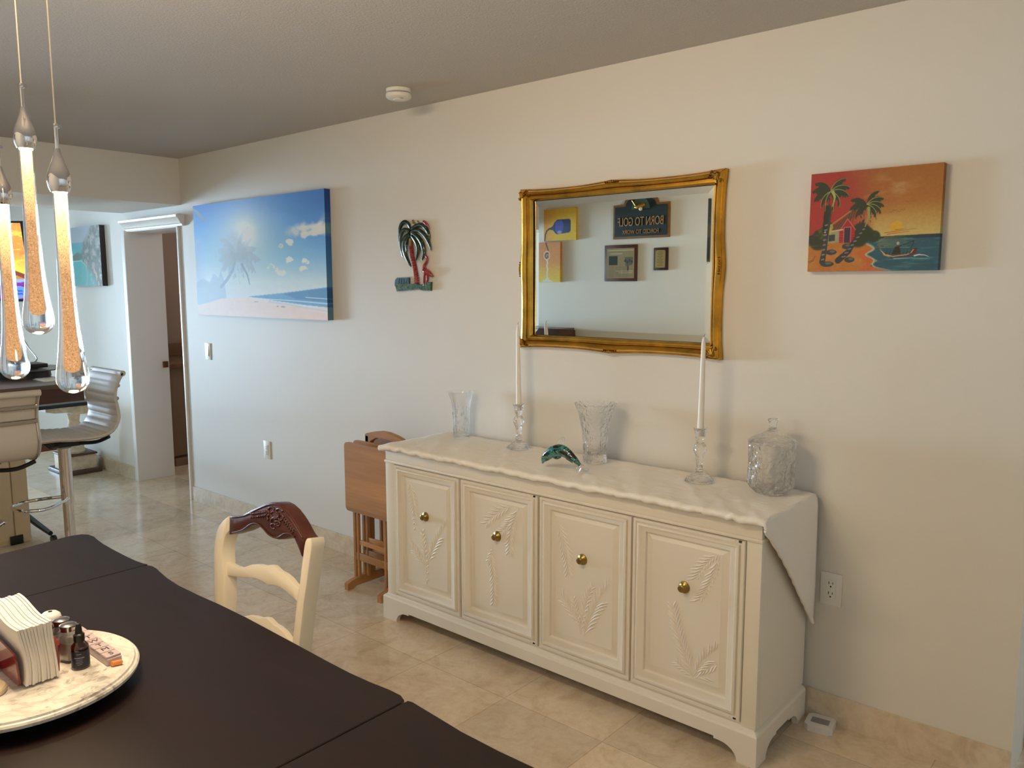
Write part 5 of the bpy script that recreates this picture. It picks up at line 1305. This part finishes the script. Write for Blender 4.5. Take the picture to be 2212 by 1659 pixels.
part('emblem_disc', MB().prism([(-3.918+.095*math.cos(PI*q/20), WF+.025, 2.255+.105*math.sin(PI*q/20)) for q in range(21)], (0, .003, 0)), plain('muted_green', (70, 98, 84), .5), gs, True)
tan_ = plain('carved_tan_letters', (170, 130, 84), .5)
clb = MB().tube([(-4.005, WF+.034, 2.335), (-3.955, WF+.034, 2.268)], .006, 8).tube(smoothline([(-3.975, WF+.036, 2.275), (-3.94, WF+.036, 2.272), (-3.90, WF+.036, 2.285), (-3.862, WF+.036, 2.292)], 3), [.010, .014, .018, .021, .023, .023, .021, .018, .016, .012], 12, flat=.7)
part('golf_club', clb, M['gold'], gs, True)
part('golf_ball', MB().ball((-3.908, WF+.042, 2.252), .017, 14), M['white'], gs, True)
fmx = lambda x, z, y=WF+.027: frame_m((x, y, z), (-1, 0, 0), (0, 0, 1))
part('lettering', text_mb('BORN TO GOLF', .105, fmx(-3.918, 2.140) @ Matrix.Diagonal((.66, 1.08, 1, 1)), .003, spacing=.96), tan_, gs, True)
part('lettering', text_mb('FORCED TO WORK', .062, fmx(-3.918, 2.050) @ Matrix.Diagonal((.70, .85, 1, 1)), .003), tan_, gs, True)
for hx in (0,): pass
# newspaper plaque
npq = thing('newspaper_plaque', 'brown framed newspaper page plaque, seen in the mirror below the golf sign', 'plaque', (-4.133, WF, 1.603))
wd = wood('plaque_wood', (74, 44, 32), (96, 60, 44), 2, .4)
part('board', MB().box((-4.312, WF+.0, 1.603), (-3.953, WF+.018, 1.939), bev=.005), wd, npq, True)
P = Paint(110, 120, 12); P.a[:] = (150, 136, 100); P.a *= (1+.12*(P.noise(40, 3)[..., None]-.5))
P.poly([(.08, .26), (.40, .26), (.40, .56), (.08, .56)], (44, 52, 54)); P.poly([(.66, .30), (.96, .30), (.93, .56), (.70, .60)], (92, 92, 84), .9)
for k in range(4): P.ell(.68+.08*k, .42+.04*(k % 2), .035, .05, (60, 62, 58)); 
P.line([(.05, .07), (.95, .07)], .016, (196, 186, 150)); P.line([(.16, .18), (.55, .18)], .022, (184, 174, 140)); P.line([(.35, .76), (.95, .76)], .013, (196, 186, 152)); P.line([(.45, .82), (.93, .82)], .013, (196, 186, 152))
for k in range(30):
    for c0_, c1 in ((.08, .28), (.33, .53), (.58, .8)): P.line([(c0_, .60+.0125*k), (c1, .60+.0125*k)], .003, (112, 100, 72), .003, .5)
P.ell(.78, .66, .03, .10, (70, 66, 54))
picture('page', None, P, Vector((-4.284, WF+.019, 1.908))-Vector(npq.location), (.303, 0, 0), (0, 0, -.277), (0, -.001, 0), painted('newsprint', .35, 0, 0), parent=npq)
pqs = thing('award_plaque', 'small dark wood plaque with brass plate, seen in the mirror', 'plaque', (-3.705, WF, 1.70))
part('board', MB().box((-3.778, WF+.0, 1.70), (-3.632, WF+.020, 1.901), bev=.006), wood('dark_plaque_wood', (46, 26, 24), (66, 38, 34), 2, .35), pqs, True)
part('plate', MB().box((-3.758, WF+.0205, 1.722), (-3.655, WF+.022, 1.878)), plain('brass_plate', (176, 150, 92), .4, .6), pqs, True, label='engraved brass plate')
gm2 = MB()
for k in range(10): w_ = (.02, .03, .022, .026, .014, .030, .024, .032, .018, .026)[k]; gm2.box((-3.7065-w_, WF+.022, 1.862-.0135*k), (-3.7065+w_, WF+.0223, 1.866-.0135*k))
part('engraving', gm2, plain('engraved_lines', (98, 78, 46), .5), pqs, True)
scw = MB()
for sx in (-3.752, -3.661):
    for sz in (1.728, 1.872): scw.ball((sx, WF+.022, sz), .003, 8)
part('screw', scw, M['black'], pqs, True)
# wine pictures
P = Paint(150, 120, 15); P.vgrad([(0, (222, 176, 50)), (1, (224, 190, 40))]); P.put(np.clip(1-P.X/.45, 0, 1), (214, 140, 60), .8); P.a *= (1+.10*(P.noise(20, 2, 2)[..., None]-.5))
P.poly([(.14, .60), (.20, .585), (.28, .54), (.34, .42), (.42, .345), (.80, .34), (.84, .40), (.84, .70), (.80, .76), (.42, .80), (.36, .76), (.29, .66), (.20, .645), (.14, .65)], (36, 52, 100)); P.poly([(.36, .40), (.56, .35), (.62, .5), (.58, .78), (.44, .79), (.36, .70)], (70, 80, 170)); P.ell(.49, .74, .07, .05, (160, 150, 190), .9, .3)
P.line([(.16, .62), (.09, .68), (.05, .80), (.03, 1.0)], .022, (84, 48, 40), .018)
picture('bottle_canvas', 'yellow canvas of a tipped blue bottle, seen in the mirror left of the golf sign', P, (-5.034, WF+.032, 2.315), (.396, 0, 0), (0, 0, -.310), (0, -.032, 0), Mp)
P = Paint(120, 150, 16); P.vgrad([(0, (206, 134, 66)), (.45, (212, 140, 66)), (.75, (222, 176, 52)), (1, (226, 196, 52))]); P.a *= (1+.14*(P.noise(18, 5, 5)[..., None]-.5))
P.line([(.40, 0), (.43, .08), (.50, .20)], .03, (84, 48, 44), .02); P.ell(.44, .33, .14, .115, (222, 206, 190)); P.ell(.44, .33, .115, .095, (196, 140, 96)); P.line([(.50, .27), (.40, .28), (.37, .35), (.42, .40), (.49, .37), (.46, .33)], .018, (70, 44, 52), .012)
P.line([(.45, .44), (.47, .52), (.44, .60), (.48, .68), (.45, .76), (.46, .88)], .03, (214, 208, 200), .026); P.poly([(.46, .86), (.56, .94), (.72, .99), (.2, .99), (.38, .93)], (220, 216, 208))
picture('wineglass_canvas', 'orange canvas of a poured wine glass, seen in the mirror below the bottle canvas', P, (-5.128, WF+.032, 1.992), (.300, 0, 0), (0, 0, -.393), (0, -.032, 0), Mp)
P2 = Paint(110, 80, 18); P2.vgrad([(0, (214, 150, 70)), (1, (210, 132, 62))]); P2.a *= (1+.12*(P2.noise(16, 5, 2)[..., None]-.5)); P2.ell(.5, .85, .18, .2, (224, 208, 190)); P2.ell(.5, .85, .13, .15, (200, 140, 90))
dkp = Paint(60, 80, 19); dkp.vgrad([(0, (58, 48, 44)), (.4, (40, 56, 52)), (1, (30, 34, 40))]); dkp.put(np.clip((dkp.noise(8, 2)-.5)*5, 0, 1), (96, 84, 60), .7)
picture('dark_canvas', 'dark picture at the right rim of the mirror reflection', dkp, (-3.20, WF+.03, 2.28), (.40, 0, 0), (0, 0, -.52), (0, -.030, 0), Mp)
cbn = thing('tall_cabinet', 'dark topped cabinet reflected in the lower left mirror corner', 'cabinet', (-5.0, WF+.16, 0))
part('body', MB().box((-5.55, WF+.015, .06), (-4.68, WF+.28, 1.12), bev=.004), M['brown'], cbn, True)
part('top', MB().box((-5.57, WF+.014, 1.12), (-4.66, WF+.30, 1.15), bev=.004), M['slate'], cbn, True)
part('base', MB().box((-5.53, WF+.02, 0), (-4.70, WF+.26, .06)), M['dark_gap'], cbn, True)

# ------------------------------------------------------------------ light: daylight through the windows, warm lamps over the table
def area(name, loc, rot, sx, sy, power, col):
    l = D.lights.new(name, 'AREA'); l.shape = 'RECTANGLE'; l.size = sx; l.size_y = sy; l.energy = power; l.color = col
    o = D.objects.new(name, l); C.objects.link(o); o.location = loc; o.rotation_euler = rot; return o
area('daylight_kitchen', (XL-.15, (W0+W1)/2, 1.06), (0, -PI/2, 0), 2.05, 2.65, 2350, (.56, .78, 1.0))
area('daylight_hall', ((HX0+HX1)/2, 3.6, 1.4), (-PI/2, 0, 0), 1.35, 1.25, 30, (.78, .9, 1.0))
# downlights set into the ceiling plate of the pendants
dlm = MB()
for k in range(4):
    lx = (xa+xc)/2-.33+.22*k
    dlm.lathe([(.0001, -.0305), (.034, -.0305), (.036, -.033), (.040, -.033), (.040, -.030), (.0001, -.030)], (lx, PY, H), 24)
    l = D.lights.new('ceiling_plate_lamp', 'POINT'); l.shadow_soft_size = .03; l.energy = 10; l.color = (1.0, .775, .50)
    o = D.objects.new('ceiling_plate_lamp', l); C.objects.link(o); o.location = (lx, PY, H-.075)
part('downlight_rim', dlm, M['steel'], cn, True)
for x, y, z in lamp_pts:
    l = D.lights.new('pendant_glow', 'POINT'); l.energy = 3.4; l.color = (1.0, .775, .50); l.shadow_soft_size = .02
    o = D.objects.new('pendant_glow', l); C.objects.link(o); o.location = (x, y, z-.025)
bl = thing('added_room_lamp', 'added round lamp, out of view, brightening the room behind the doorway', 'ceiling lamp', (-6.1, 1.5, H))  # unseen lamp added to lift the dark room behind the doorway
part('added_lamp_disc', MB().lathe([(.0001, -.0005), (.09, -.0005), (.10, -.012), (.085, -.03), (.0001, -.04)], n=32), emis('added_lamp_glow', (255, 214, 170), 2.0), bl)
l = D.lights.new('bathroom_fill', 'POINT'); l.energy = 15; l.color = (1, .93, .84); l.shadow_soft_size = .06  # fill light added for that room
o = D.objects.new('bathroom_fill', l); C.objects.link(o); o.location = (-6.1, 1.5, H-.12)
w = D.worlds.new('sky'); bpy.context.scene.world = w; w.use_nodes = True
bg = w.node_tree.nodes['Background']; bg.inputs[0].default_value = (.72, .86, 1, 1); bg.inputs[1].default_value = 1.5
s = bpy.context.scene
s.view_settings.view_transform = 'Standard'; s.view_settings.look = 'None'; s.view_settings.gamma = 1; s.view_settings.use_curve_mapping = False
s.view_settings.exposure = 0.30
s.cycles.max_bounces = 14; s.cycles.transparent_max_bounces = 16; s.cycles.transmission_bounces = 12; s.cycles.glossy_bounces = 6; s.cycles.diffuse_bounces = 5
s.cycles.use_denoising = True; s.cycles.sample_clamp_indirect = 6
